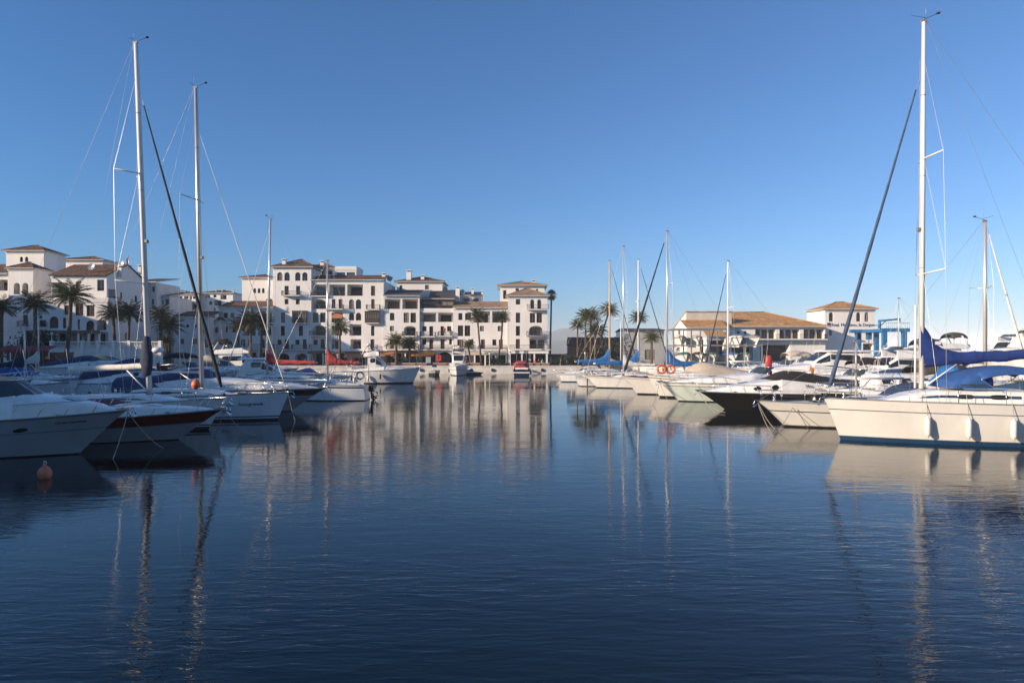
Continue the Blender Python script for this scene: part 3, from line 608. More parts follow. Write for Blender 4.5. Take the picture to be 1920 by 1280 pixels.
# right group
YR = 122.0
house('apartment_house', 'dark wooden glazed gallery storey on top of the narrow white block', C6, 133.4, 482, 806, 378, 6, [('w', 497, 650, 393, 432, dict(pane='curtain')), ('w', 668, 800, 388, 440, dict(pane='curtain')), ('w', 500, 648, 442, 482), ('w', 668, 798, 450, 486)], (), ('lean', 366, .35, 'slate', 4), [], group=G, wall='wood_dark', base=Z(490 + 488 / 5.333, 133.4))
hh = house('boatyard_hall', 'white boatyard hall with a broad orange tiled roof and glazed upper floor', C2, YR, 350, 1790, 425, 16,
  [('l', 1025, 1250, 432, 552, dict(n=3, norail=1, dep=.8)), ('l', 1290, 1512, 432, 552, dict(n=3, norail=1, dep=.8)), ('l', 1552, 1778, 432, 552, dict(n=3, norail=1, dep=.8)), ('w', 825, 857, 468, 498), ('w', 900, 931, 468, 500), ('w', 520, 640, 640, 760), ('s', 700, 1000, 620, 800, dict(dep=2, back='shop_dark')), ('s', 1080, 1400, 620, 800, dict(dep=2, back='shop_dark'))],
  [(1010, 1785, 556, 520, 1.2)], ('hip', 262, .6, 'tile_orange'), [], group=None, cat='boatyard hall', lside=[('w', 3, 4.2, 6.5, 8)])
h2 = house('boatyard_hall', 'low white front of the boatyard hall with an orange tiled lean roof', C2, 118.5, 272, 720, 436, 4,
  [('s', 430, 600, 560, 760, dict(dep=2, back='shop_dark')), ('w', 300, 380, 560, 640)], (), ('lean', 356, .4, 'tile_orange', 4), [], cat='boatyard hall')
t9 = thing('clerestory', 'beige clerestory block with a sloping white side above the lower tiled boatyard roof', 'boatyard hall', (X(1286.5, 122.6), 122.6, GZ)); W9 = X(1372, 122.6) - X(1286.5, 122.6); H9 = Z(585, 122.6) - GZ; B9 = Z(617, 132) - GZ
s = MB(); s.poly([(0, 0, 0), (W9, 0, 0), (W9, 0, H9), (0, 0, H9)], 'plaster_beige'); s.poly([(0, 9.4, 0), (0, 0, 0), (0, 0, H9), (0, 9.4, B9)], 'plaster'); s.poly([(W9, 9.4, 0), (W9, 0, 0), (W9, 0, H9), (W9, 9.4, B9)], 'plaster'); s.poly([(0, 9.4, 0), (W9, 9.4, 0), (W9, 9.4, B9), (0, 9.4, B9)], 'plaster'); s.build('wall', t9)
s = MB(); s.add([(-.1, -.15, H9 + .004), (W9 + .1, -.15, H9 + .004), (W9 + .1, 9.6, B9), (-.1, 9.6, B9), (-.1, -.15, H9 + .15), (W9 + .1, -.15, H9 + .15), (W9 + .1, 9.6, B9 + .15), (-.1, 9.6, B9 + .15)], [(3, 2, 1, 0), (4, 5, 6, 7), (0, 1, 5, 4), (1, 2, 6, 5), (2, 3, 7, 6), (3, 0, 4, 7)], 'tile_orange'); s.build('roof', t9)
f9 = Face((0, 9.4, 0), (0, -1, 0), (-1, 0, 0)); window(t9, f9, dict(u0=4, u1=5.6, v0=B9 - 1.2, v1=B9, dep=-.04), 'plaster_beige')
h3 = house('boatyard_hall', 'low shed with its own orange lean roof below the gabled boatyard end', C2, 116, 500, 705, 542, 2.2, [('s', 520, 690, 570, 760, dict(dep=1.5, back='shop_dark'))], (), ('lean', 470, .4, 'tile_orange', 2.2), [], cat='shed')
hK = house('office_tower', 'white square tower with dark arched windows and blue lettering beside boatyard hall', C3, 125, 332, 995, 288, 7.6,
  [('a', 385, 441, 322, 446), ('a', 750, 805, 322, 446), ('a', 860, 916, 322, 446), ('w', 385, 426, 560, 632), ('w', 580, 622, 568, 628), ('w', 720, 760, 720, 790), ('s', 840, 980, 740, 900, dict(dep=1.5, back='shop_dark'))], (), ('hip', 185, .5, 'tile_orange'), [], cat='office tower')
def text(parent, body, loc, size, m, U=(1, 0, 0), name='lettering', ext=.01, shear=0., ax='LEFT', up=(0, 0, 1)):
    cu = bpy.data.curves.new(name, 'FONT'); cu.body = body; cu.size = size; cu.extrude = ext; cu.shear = shear; cu.align_x = ax; cu.resolution_u = 3
    cu.materials.append(M[m])
    o = bpy.data.objects.new(name, cu); C.objects.link(o)
    me = bpy.data.meshes.new_from_object(o.evaluated_get(bpy.context.evaluated_depsgraph_get())); bpy.data.objects.remove(o)
    o = bpy.data.objects.new(name, me); C.objects.link(o); o.parent = parent
    u = Vector(U).normalized(); v = Vector(up); v = (v - u * v.dot(u)).normalized(); n = u.cross(v)
    o.matrix_basis = Matrix(((u.x, v.x, n.x, loc[0]), (u.y, v.y, n.y, loc[1]), (u.z, v.z, n.z, loc[2]), (0, 0, 0, 1)))
    return o
xk = X(1500 + 332 / 7.11, 125)
s = MB(); a, b_ = X(1551, 125) - xk, X(1557, 125) - xk; s.box(a, b_, -.06, -.004, Z(613, 125) - GZ, Z(605, 125) - GZ, 'letter_blue'); sg = s.build('sign', hK)
text(hK, 'Real. Maritimo, la Duquesa', (X(1558.5, 125) - xk, -.03, Z(611.5, 125) - GZ), .78, 'letter_blue', ext=.02)
# long house out of the frame to the left: its shade covers the left-hand boats
for i, (x, y0, y1, h) in enumerate(((-78, -34, -6, 18.0), (-76, -6, 14, 17.3), (-77, 14, 40, 16.2), (-79, 40, 60, 16.5), (-112, 60, 110, 18.4))):
    root = thing('apartment_house', ['white promenade house outside the left edge, nearest the camera', 'white promenade house outside the left edge, second in its row', 'white promenade house outside the left edge, third in its row', 'white promenade house outside the left edge, fourth in its row', 'white promenade house outside the left edge, farthest and tallest in its row'][i], 'house', (x, y0, GZ), 0, GL)
    W, D, H = 15, y1 - y0 - .02, h - GZ
    fr = Face((W, 0, 0), (0, 1, 0), (1, 0, 0)); ops = []
    for fl_ in range(6):
        for c in range(int(D / 4)):
            u = 1.2 + c * 4; ops.append(dict(u0=u, u1=u + 1.6, v0=.6 + fl_ * 2.8, v1=2.5 + fl_ * 2.8, dep=.2, back='dark_room'))
    mb = MB(); facade(mb, fr, D, H, ops, 'plaster')
    mb.poly([(0, 0, 0), (W, 0, 0), (W, 0, H), (0, 0, H)], 'plaster'); mb.poly([(0, D, 0), (W, D, 0), (W, D, H), (0, D, H)], 'plaster'); mb.poly([(0, 0, 0), (0, D, 0), (0, D, H), (0, 0, H)], 'plaster'); mb.poly([(0, 0, H), (W, 0, H), (W, D, H), (0, D, H)], 'concrete')
    mb.build('wall', root)
    for o in ops: window(root, fr, o)
    r = MB(); hip_roof(r, 0, W, 0, D, H + .004, 1.6, .4, 'tile_brown'); r.build('roof', root)

for i, (x0, x1, y, h) in enumerate(((-52, -24, -46, 15), (-23, 6, -44, 16), (7, 40, -47, 15))):   # added unseen houses behind the camera, cutting low sky light on the hulls
    root = thing('apartment_house', ['white house on the quay behind the camera, left one of three', 'white house on the quay behind the camera, middle one of three', 'white house on the quay behind the camera, right one of three'][i], 'house', (x0, y, GZ), 0, GL)
    W, D, H = x1 - x0, 12, h - GZ; fb_ = Face((W, 0, 0), (-1, 0, 0), (0, 1, 0)); ops = []
    for fl_ in range(4):
        for c in range(int(W / 4)): ops.append(dict(u0=1.2 + c * 4, u1=2.8 + c * 4, v0=.8 + fl_ * 3, v1=2.7 + fl_ * 3, dep=.2, back='dark_room'))
    mb = MB(); facade(mb, fb_, W, H, ops, 'plaster'); mb.poly([(0, -D, 0), (W, -D, 0), (W, -D, H), (0, -D, H)], 'plaster'); mb.poly([(0, 0, 0), (0, -D, 0), (0, -D, H), (0, 0, H)], 'plaster'); mb.poly([(W, 0, 0), (W, -D, 0), (W, -D, H), (W, 0, H)], 'plaster'); mb.poly([(0, 0, H), (W, 0, H), (W, -D, H), (0, -D, H)], 'concrete'); mb.build('wall', root)
    for o in ops: window(root, fb_, o)
    r = MB(); hip_roof(r, 0, W, -D, 0, H + .004, 1.6, .4, 'tile_brown'); r.build('roof', root)
# ---------------------------------------------------------------- palms and shrubs
def crown_date(seed, n=52, L=2.6, droop=1.0, mats=('palm_green', 'palm_dark', 'palm_dry'), dry=.16):
    rnd = random.Random(seed); mb = MB()
    for i in range(n):
        q = i / n                                   # 0 upright centre .. 1 hanging
        az = i * 2.39996 + rnd.uniform(-.2, .2); el = R(82 - 108 * q ** .85 + rnd.uniform(-7, 7)); ln = L * rnd.uniform(.82, 1.08) * (1 - .25 * q * (q > .8))
        m = mats[2] if q > 1 - dry and rnd.random() < .8 else (mats[0] if rnd.random() < .6 else mats[1])
        p = Vector((0, 0, 0)); pts = []; k = 9
        for j in range(k + 1):
            pts.append(p.copy()); e = el - droop * (j / k) ** 1.3 * R(62) * (1 if el > R(-20) else .4)
            p = p + Vector((math.cos(az) * math.cos(e), math.sin(az) * math.cos(e), math.sin(e))) * (ln / k)
        mb.tube(pts, [.035 - .028 * j / k for j in range(k + 1)], m, 3, False)
        side = Vector((-math.sin(az), math.cos(az), 0))
        for j in range(1, k):
            for h in (0, .5):
                a = pts[j].lerp(pts[j + 1], h); d = (pts[j + 1] - pts[j]).normalized(); up = side.cross(d)
                ll = .62 * L / 2.6 * math.sin(math.pi * min(1, (j + h + .8) / (k + .6))) ** .6 * rnd.uniform(.8, 1.1)
                for sg in (-1, 1):
                    t = (side * sg * .75 + d * .65 - Vector((0, 0, rnd.uniform(.12, .5)))).normalized()
                    b = d * .035
                    mb.add([a - b, a + b, a + t * ll * .6 + b * .8 - up * .02, a + t * ll - Vector((0, 0, .05 * ll))], [(0, 1, 2, 3)], m)
    return mb
def crown_fan(seed, n=60, L=1.5):
    rnd = random.Random(seed); mb = MB()
    for i in range(n):
        q = i / n; az = i * 2.39996; el = R(80 - 150 * q + rnd.uniform(-6, 6)); ln = L * rnd.uniform(.7, .95)
        d = Vector((math.cos(az) * math.cos(el), math.sin(az) * math.cos(el), math.sin(el))); side = Vector((-math.sin(az), math.cos(az), 0)); up = side.cross(d)
        m = 'palm_dry' if q > .82 else rnd.choice(['palm_green', 'palm_dark', 'palm_dark'])
        e = d * ln * .55; mb.tube([(0, 0, 0), e], .02, m, 3, False)
        for k in range(13):
            a = R(-80 + 160 * k / 12); t = d * math.cos(a) + side * math.sin(a); l2 = ln * .75 * (.7 + .3 * math.cos(a)); tip = e + t * l2 - Vector((0, 0, .22 * l2)) - up * .05
            w_ = (side * math.cos(a) - d * math.sin(a)) * .05; mid = e + t * l2 * .55
            mb.add([e, mid - w_, tip, mid + w_], [(0, 1, 2, 3)], m)
    return mb
def trunk_mesh(h, r0, r1, lean=(0, 0), bend=0.):
    mb = MB(); k = 12; pts = []; rs = []
    for i in range(k + 1):
        t = i / k; pts.append((lean[0] * t + bend * math.sin(math.pi * t), lean[1] * t, h * t - .1)); rs.append((r0 + (r1 - r0) * t) * (1.25 if i == 0 else 1) * (1 + .05 * math.sin(i * 9)))
    rs[-1] *= 1.35; rs[-2] *= 1.15
    mb.tube(pts, rs, 'palm_bark', 9); return mb
crown_cache = {}
def palm(label, bx, cx, cy, Y, rad, kind='date', seed=0, r=.26, base=GZ, bend=0., shade=False, group='palms of the marina promenade'):
    """bx: pixel of the trunk foot, (cx, cy): pixel of the crown's heart, rad: frond reach in pixels"""
    x = X(bx, Y); hx, hz = X(cx, Y), Z(cy, Y)
    root = thing('palm_tree', label, 'palm tree', (x, Y, base), 0, group)
    trunk_mesh(hz - base, r, r * .72, (hx - x, 0), bend).build('trunk', root)
    L = rad / F * Y * (1.0 if cx < 520 else 1.12)
    key = (kind, seed % 4, shade)
    if key not in crown_cache:
        mb = crown_date(seed % 4 + 5, mats=('palm_dark', 'palm_dark', 'palm_dry') if shade else ('palm_green', 'palm_dark', 'palm_dry'), dry=.08 if shade else .18) if kind == 'date' else crown_fan(seed)  # shaded palms: shade put into darker frond colours
        crown_cache[key] = (mb.build('crown', root, fix=False), 2.6 if kind == 'date' else 1.9); c = crown_cache[key][0]
    else:
        c = crown_cache[key][0].copy(); C.objects.link(c); c.parent = root
    s_ = L / crown_cache[key][1]; c.location = (hx - x, 0, hz - base); c.scale = (s_, s_, s_); c.rotation_euler = (0, 0, seed * 1.7)
    return root
PL = [
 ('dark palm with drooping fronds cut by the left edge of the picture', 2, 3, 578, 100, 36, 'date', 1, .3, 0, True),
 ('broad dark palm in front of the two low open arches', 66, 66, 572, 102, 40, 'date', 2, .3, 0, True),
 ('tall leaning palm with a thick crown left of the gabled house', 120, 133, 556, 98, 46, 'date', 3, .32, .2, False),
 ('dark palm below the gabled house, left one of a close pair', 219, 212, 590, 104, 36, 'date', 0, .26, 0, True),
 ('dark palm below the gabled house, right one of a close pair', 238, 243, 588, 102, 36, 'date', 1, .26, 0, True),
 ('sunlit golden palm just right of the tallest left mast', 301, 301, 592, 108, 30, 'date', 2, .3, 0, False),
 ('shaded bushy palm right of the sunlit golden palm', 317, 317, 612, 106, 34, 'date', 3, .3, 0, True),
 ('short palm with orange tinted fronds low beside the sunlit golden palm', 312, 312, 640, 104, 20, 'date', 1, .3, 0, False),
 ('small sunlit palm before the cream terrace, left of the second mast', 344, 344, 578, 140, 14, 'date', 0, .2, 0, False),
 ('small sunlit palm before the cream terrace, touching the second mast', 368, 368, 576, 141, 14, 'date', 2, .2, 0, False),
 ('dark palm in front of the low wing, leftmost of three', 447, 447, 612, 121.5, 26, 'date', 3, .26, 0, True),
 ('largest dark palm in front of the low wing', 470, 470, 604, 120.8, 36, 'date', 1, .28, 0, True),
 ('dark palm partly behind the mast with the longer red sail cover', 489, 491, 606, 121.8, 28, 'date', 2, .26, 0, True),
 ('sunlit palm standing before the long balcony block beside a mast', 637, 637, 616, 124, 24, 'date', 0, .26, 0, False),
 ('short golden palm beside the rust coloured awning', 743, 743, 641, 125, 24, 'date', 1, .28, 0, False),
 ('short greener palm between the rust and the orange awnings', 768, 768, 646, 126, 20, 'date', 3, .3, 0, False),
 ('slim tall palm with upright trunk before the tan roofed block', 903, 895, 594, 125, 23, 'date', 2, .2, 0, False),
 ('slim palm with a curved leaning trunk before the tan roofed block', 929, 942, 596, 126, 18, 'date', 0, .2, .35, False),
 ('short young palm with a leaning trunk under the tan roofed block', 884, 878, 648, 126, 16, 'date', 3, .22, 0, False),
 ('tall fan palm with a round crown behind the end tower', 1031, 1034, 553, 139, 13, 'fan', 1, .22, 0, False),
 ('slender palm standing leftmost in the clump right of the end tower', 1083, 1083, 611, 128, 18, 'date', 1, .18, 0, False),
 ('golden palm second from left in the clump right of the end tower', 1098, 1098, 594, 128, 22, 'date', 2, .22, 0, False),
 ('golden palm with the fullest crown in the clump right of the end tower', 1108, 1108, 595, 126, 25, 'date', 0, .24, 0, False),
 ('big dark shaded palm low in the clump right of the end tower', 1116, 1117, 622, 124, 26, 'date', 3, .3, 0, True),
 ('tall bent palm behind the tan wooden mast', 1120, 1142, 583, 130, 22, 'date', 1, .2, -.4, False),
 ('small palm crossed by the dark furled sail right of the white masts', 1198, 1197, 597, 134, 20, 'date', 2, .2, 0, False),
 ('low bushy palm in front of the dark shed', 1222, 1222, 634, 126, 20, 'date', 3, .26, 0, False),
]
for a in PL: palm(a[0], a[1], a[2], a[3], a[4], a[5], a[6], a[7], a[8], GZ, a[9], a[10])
def bush(label, px0, px1, py0, Y, name='shrub', cat='shrub', dark=False, n=900, base=GZ, leaf=.16, group=None, dep=1.2):
    rnd = random.Random(px0 * 7 + int(Y)); x0, x1 = X(px0, Y), X(px1, Y); h = Z(py0, Y) - base; W = x1 - x0
    mb = MB(); k = max(3, int(W / h * 2.2)); blobs = [(rnd.uniform(.1, .9) * W, rnd.uniform(-.3, .3) * dep, rnd.uniform(.35, .75) * h, rnd.uniform(.3, .5) * h) for _ in range(k * 2)]
    for i in range(n):
        b = rnd.choice(blobs); v = Vector((rnd.gauss(0, 1), rnd.gauss(0, 1), rnd.gauss(0, 1))).normalized() * b[3] * rnd.uniform(.5, 1.05)
        p = Vector((b[0] + v.x * 1.2, b[1] + v.y, max(.02, b[2] + v.z))); a = Vector((rnd.gauss(0, 1), rnd.gauss(0, 1), rnd.gauss(0, 1))).normalized(); c = a.orthogonal().normalized()
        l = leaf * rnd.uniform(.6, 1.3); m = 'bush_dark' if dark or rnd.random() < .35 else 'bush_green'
        mb.add([p - a * l, p + c * l * .5, p + a * l, p - c * l * .5], [(0, 1, 2, 3)], m)
    for i in range(5): mb.tube([(W * (.2 + .15 * i), 0, -.02), (W * (.15 + .17 * i), .1, h * .6)], .03, 'palm_bark', 4)
    o = mb.build(name, loc=(x0, Y, base), fix=False); return tag(o, label, cat, group)
GB = 'shrubs along the promenade edge'
bush('round green shrub at the foot of the slim palms', 915, 942, 672, 124, group=GB)
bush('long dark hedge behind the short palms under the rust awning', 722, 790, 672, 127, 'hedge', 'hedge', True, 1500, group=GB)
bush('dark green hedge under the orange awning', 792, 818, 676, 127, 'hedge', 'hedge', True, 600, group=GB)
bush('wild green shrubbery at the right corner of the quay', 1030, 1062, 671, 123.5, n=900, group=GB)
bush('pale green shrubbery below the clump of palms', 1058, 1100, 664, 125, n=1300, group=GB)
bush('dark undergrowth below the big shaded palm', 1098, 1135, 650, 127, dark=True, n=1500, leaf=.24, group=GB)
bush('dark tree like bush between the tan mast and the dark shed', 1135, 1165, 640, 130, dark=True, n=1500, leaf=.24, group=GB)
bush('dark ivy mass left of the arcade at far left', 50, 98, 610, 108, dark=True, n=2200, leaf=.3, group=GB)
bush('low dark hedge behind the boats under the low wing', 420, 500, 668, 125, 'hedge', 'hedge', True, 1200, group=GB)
# ---------------------------------------------------------------- boats
def clampf(x, a=0., b=1.): return max(a, min(b, x))
class Hull:
    def __init__(s, L, B, fb, fs, rake=1.0, sw=.8, flare=.3, mx=.42, pw=2.2, trk=0., fine=.5):
        s.__dict__.update(L=L, B=B, fb=fb, fs=fs, rake=rake, sw=sw, flare=flare, mx=mx, pw=pw, trk=trk, fine=fine)
    def hb(s, t):
        if t > s.mx: w = 1 - ((t - s.mx) / (1 - s.mx)) ** s.pw
        else: q = (s.mx - t) / s.mx; w = s.sw + (1 - s.sw) * (1 - q * q)
        return max(s.B / 2 * w, .015)
    def sh(s, t): return s.fs + (s.fb - s.fs) * t ** 1.7
    def pt(s, t, f, side):
        f0 = max(f, 0.); xb = s.L / 2 - s.rake * (1 - f0) ** .9 - (.5 * s.rake * -f if f < 0 else 0); xs = -s.L / 2 + s.trk * f0
        x = xs + t * (xb - xs)
        k = 1 - s.flare * (1 - f0) ** 1.3 * (.30 + .70 * t ** 2)
        if f < 0: k *= 1 + .9 * f
        return Vector((x, side * max(s.hb(t) * k, .012), s.sh(t) * f0 if f >= 0 else f))
    def x(s, t): return -s.L / 2 + s.trk + t * (s.L - s.trk)
    def t(s, x): return clampf((x + s.L / 2 - s.trk) / (s.L - s.trk))
    def mesh(s, rows, mats_under='antifoul', N=26):
        """rows: (f0, f1, material) going up"""
        mb = MB(); rows = [(-.55, 0., mats_under)] + list(rows)
        for (a, b, m) in rows:
            k = max(1, int((b - a) / .12))
            for side in (-1, 1):
                vs = []; fs = []
                for i in range(k + 1):
                    f = a + (b - a) * i / k
                    for j in range(N + 1):
                        t = 1 - (1 - j / N) ** 1.4; vs.append(s.pt(t, f, side))
                n = N + 1
                for i in range(k):
                    for j in range(N): fs.append((i * n + j, i * n + j + 1, (i + 1) * n + j + 1, (i + 1) * n + j) if side < 0 else (i * n + j + 1, i * n + j, (i + 1) * n + j, (i + 1) * n + j + 1))
                mb.add(vs, fs, m, True)
                for i in range(k):
                    f0, f1 = a + (b - a) * i / k, a + (b - a) * (i + 1) / k
                    if side > 0:
                        mb.poly([s.pt(0, f0, -1), s.pt(0, f0, 1), s.pt(0, f1, 1), s.pt(0, f1, -1)], m); mb.poly([s.pt(1, f0, 1), s.pt(1, f0, -1), s.pt(1, f1, -1), s.pt(1, f1, 1)], m)
        return mb
    def deck(s, m='deck', drop=.03, camber=.06, N=22, t0=0., t1=1.):
        mb = MB(); secs = []
        for j in range(N + 1):
            t = t0 + (t1 - t0) * j / N; p = s.pt(t, 1, 1); y = max(p.y - .015, .008); z = p.z - drop; c = camber * min(1, y)
            secs.append([(p.x, -y, z), (p.x, -y * .5, z + c * .75), (p.x, 0, z + c), (p.x, y * .5, z + c * .75), (p.x, y, z)])
        mb.loft(secs, m, cap=(False, False)); return mb
    def rail(s, off=.02, dz=.03, r=.03, m='rub_grey', f=1., N=26):
        mb = MB()
        for side in (-1, 1):
            pts = []
            for j in range(N + 1):
                t = j / N; p = s.pt(t, f, side); pts.append((p.x + (off if t == 1 else 0), p.y + side * off, p.z + dz))
            mb.tube(pts, r, m, 5)
        return mb
class Cabin:
    """a raised deckhouse; stations (x, half width, base z, height)"""
    def __init__(s, st): s.st = sorted(st)
    def at(s, x):
        st = s.st
        if x <= st[0][0]: return st[0][1:]
        for a, b in zip(st, st[1:]):
            if x <= b[0]:
                q = (x - a[0]) / (b[0] - a[0]); q = q * q * (3 - 2 * q) if False else q
                return tuple(a[i] + (b[i] - a[i]) * q for i in (1, 2, 3))
        return st[-1][1:]
    def mesh(s, m, N=18):
        mb = MB(); secs = []; x0, x1 = s.st[0][0], s.st[-1][0]; xs = sorted({x0 + (x1 - x0) * i / N for i in range(N + 1)} | {a[0] for a in s.st})
        for x in xs:
            w, zb, h = s.at(x)
            pr = [(1, 0), (.985, .35), (.96, .7), (.91, .9), (.78, .99), (.4, 1.04), (0, 1.06)]
            sec = [(x, -w * a, zb + h * b) for a, b in pr] + [(x, w * a, zb + h * b) for a, b in pr[-2::-1]]
            secs.append(sec)
        mb.loft(secs, m); return mb
    def strip(s, xa, xb, f0, f1, m, off=.012, N=10, taper=(0., 0.), name='cabin_window', parent=None):
        for side in (-1, 1):
            mb = MB(); secs = []
            for x in sorted({xa + (xb - xa) * i / N for i in range(N + 1)} | {a[0] for a in s.st if xa < a[0] < xb}):
                q = (x - xa) / (xb - xa); w, zb, h = s.at(x); fm = (f0 + f1) / 2; e = 1.
                if taper[0] and q < taper[0]: e = math.sin(q / taper[0] * math.pi / 2)
                if taper[1] and q > 1 - taper[1]: e = math.sin((1 - q) / taper[1] * math.pi / 2)
                a, b = fm - (fm - f0) * e, fm + (f1 - fm) * e
                yy = lambda f: side * (w * (1 - .04 * f / .7 if f < .7 else .96 - .05 * (f - .7) / .2) + off)
                secs.append([(x, yy(a + (b - a) * k / 5), zb + h * (a + (b - a) * k / 5)) for k in range(6)])
            mb.loft(secs, m, cap=(False, False), smooth=False); mb.build(name, parent)
def place(name, label, cat, bowpx, Y, hdg, L, group):
    a = R(hdg); h = Vector((math.cos(a), math.sin(a), 0)); bow = Vector((X(bowpx[0], Y), Y, 0)); o = bow - h * (L / 2)
    root = thing(name, label, cat, (o.x, o.y, 0), a, group); return root, h, bow
def mast_u(bow, h, px):
    k = (px - 960) / F; return (bow.x - k * bow.y) / (h.x - k * h.y)
def fenders(root, hl, ts, side, m='fender_white', size=.36, r=.12, z=.75):
    for t in ts:
        p = hl.pt(t, .5, side); q = hl.pt(t, 1, side); mb = MB(); y = max(abs(p.y), abs(q.y)) * side + side * (r + .02)
        mb.lathe([(.02, -size - .12), (.035, -size - .05), (r * .75, -size), (r, -size * .8), (r, size * .8), (r * .75, size), (.035, size + .05), (.02, size + .12)], (p.x, y, z), m, 12)
        f = mb.build('fender', root); mb = MB(); mb.tube([(p.x, y, z + size + .1), (p.x + .01, q.y + side * .05, q.z + .05), (p.x + .02, q.y - side * .06, q.z + .55)], .014, 'rope', 4); mb.build('fender_line', f)
def mooring(label, p0, p1, sag=.25, r=.016, m='rope'):
    p0, p1 = Vector(p0), Vector(p1); pts = []
    for i in range(11):
        t = i / 10; p = p0.lerp(p1, t); p.z -= sag * 4 * t * (1 - t); pts.append(p - p0)
    mb = MB(); mb.tube(pts, r, m, 5); o = mb.build('mooring_line', loc=p0); return tag(o, label, 'mooring line', 'mooring lines running into the water')
def sailcover(pts, m):
    """pts: (x, top z, bottom z, half width) along the boom"""
    mb = MB(); secs = []
    for i, (x, zt, zb, w) in enumerate(pts):
        zm = (zt + zb) / 2; hh = (zt - zb) / 2; secs.append([(x, w * math.sin(a) * (1 + .08 * math.sin(i * 2.1 + a)), zm + hh * math.cos(a) + .015 * math.sin(i * 1.7)) for a in [2 * math.pi * k / 10 for k in range(10)]])
    mb.loft(secs, m, closed=True); return mb
SAILS = []
def sailboat(label, bow, Y, hdg, L, B, mast, rows, fs=None, rake=.9, genoa=None, cover=None, cover_h=.55, boomlen=None, boomz=None, boomtop=None, hood=None, bimini=None, cthick=.62, lean=0., decks='deck',
             spread=2, sweep=-.25, mastm='alu', mr=.085, near=True, group='sailing boats in the marina', stripe='stripe_grey', win=True, rail=True, gen_top=.86, fend=None, radar=None, mastbase=True, trk=-.35, gen_w=.07,
             cabh=.5, pole=False, vane=1, cabaft=None, hoodx=None, bimx=None, spr_w=None, railm='rub_grey', name='sailing_yacht'):
    root, h, bw = place(name, label, 'sailing yacht', bow, Y, hdg, L, group)
    fb = Z(bow[1], Y); fs = fs or fb * .72
    hl = Hull(L, B, fb, fs, rake, .72, .22, .40, 2.0, trk)
    hl.mesh(rows).build('hull', root); hl.deck(decks).build('deck', root); hl.rail(m=railm, r=.028).build('toe_rail', root)
    u = mast_u(bw, h, mast[0]); mx = L / 2 - u; mp = bw - h * u; ztop = Z(mast[1], mp.y)
    zd = hl.sh(hl.t(mx)); rkx = lean / F * mp.y / h.x; zfoot = zd; mz = lambda z: mx + rkx * (z - zfoot) / max(1, ztop - zfoot)
    # cabin trunk
    xa, xb = cabaft if cabaft is not None else -L * .22, mx + L * .13; w0 = hl.hb(hl.t(xa)) * .66
    cb = Cabin([(xa, w0, hl.sh(hl.t(xa)) - .04, cabh), (mx - .4, hl.hb(hl.t(mx)) * .60, zd - .04, cabh * .92), (mx + L * .05, hl.hb(hl.t(mx + L * .05)) * .55, hl.sh(hl.t(mx + L * .05)) - .04, cabh * .62), (xb, max(.25, hl.hb(hl.t(xb)) * .42), hl.sh(hl.t(xb)) - .04, .05)])
    cb.mesh('gel_white' if decks == 'deck' else 'gel_cool').build('cabin', root)
    if win:
        cb.strip(xa + .4, mx + L * .04, .42, .62, stripe, parent=root, name='cabin_stripe', taper=(0, .12))
        for (a, b) in ((xa + .8, xa + 1.7), (xa + 2.2, xa + 3.0)): cb.strip(a, b, .36, .7, 'smoke_glass', .02, 6, (.25, .25), parent=root)
    # cockpit coaming
    cc = MB()
    for sd_ in (-1, 1):
        secs = []
        for i in range(9):
            x = xa - (xa + L / 2 - .5) * i / 8; y = hl.hb(hl.t(x)) * .70; z = hl.sh(hl.t(x)) - .02; hh = .32 * (1 - .5 * i / 8)
            secs.append([(x, sd_ * (y + .12), z), (x, sd_ * (y + .1), z + hh), (x, sd_ * (y - .12), z + hh), (x, sd_ * (y - .14), z)])
        cc.loft(secs, 'gel_white')
    cc.build('cockpit_coaming', root)
    w_ = MB(); xw = -L * .38; w_.torus((xw, 0, hl.fs + .62), .5, .02, 'steel', 20, 5, 'x'); w_.tube([(xw + .12, 0, hl.fs), (xw + .1, 0, hl.fs + .65)], .09, 'gel_white', 8); w_.build('steering_wheel', root)
    # mast and rig
    zb = (zd + cabh * .85) if mastbase else zd; H = ztop - zb
    ms = MB(); ms.tube([(mz(zb - .15), 0, zb - .15), (mz(zb + H * .6), 0, zb + H * .6), (mz(ztop), 0, ztop)], [mr, mr, mr * .72], mastm, 12); ms.lathe([(mr * 1.5, 0), (mr * 1.5, .06)], (mx, 0, zb - .02), 'rub_grey', 10)
    ms.box(mz(ztop) - .16, mz(ztop) + .12, -.05, .05, ztop, ztop + .10, 'rub_grey')
    if near:
        for fr_ in (.33, .58, .8): ms.lathe([(mr * 1.04, 0), (mr * 1.04, .02)], (mz(zb + H * fr_), 0, zb + H * fr_), 'rub_grey', 12)
        xq = mz(zb + H * .43); ms.box(xq + mr * .8, xq + mr + .12, -.09, .09, zb + H * .43, zb + H * .43 + .16, 'rub_grey')
    mo = ms.build('mast', root)
    if vane:
        v = MB(); zt = ztop + .1; xv = mz(ztop); v.tube([(xv + .05, 0, zt), (xv + .55 * vane, .1, zt + .22)], .012, 'iron', 4); v.lathe([(.02, -.05), (.09, -.02), (.09, .03), (.02, .06)], (xv + .6 * vane, .1, zt + .24), 'iron', 8)
        v.tube([(xv - .1, 0, zt), (xv - .1, 0, zt + .85)], .008, 'wire', 4); v.tube([(xv - .1, 0, zt + .1), (xv - .5 * vane, -.1, zt + .28)], .009, 'iron', 4); v.build('wind_vane', mo)
    cy = hl.hb(hl.t(mx)) * .92; wr = .0085 if near else .009; xs_ = mx - .35; sp_t = []
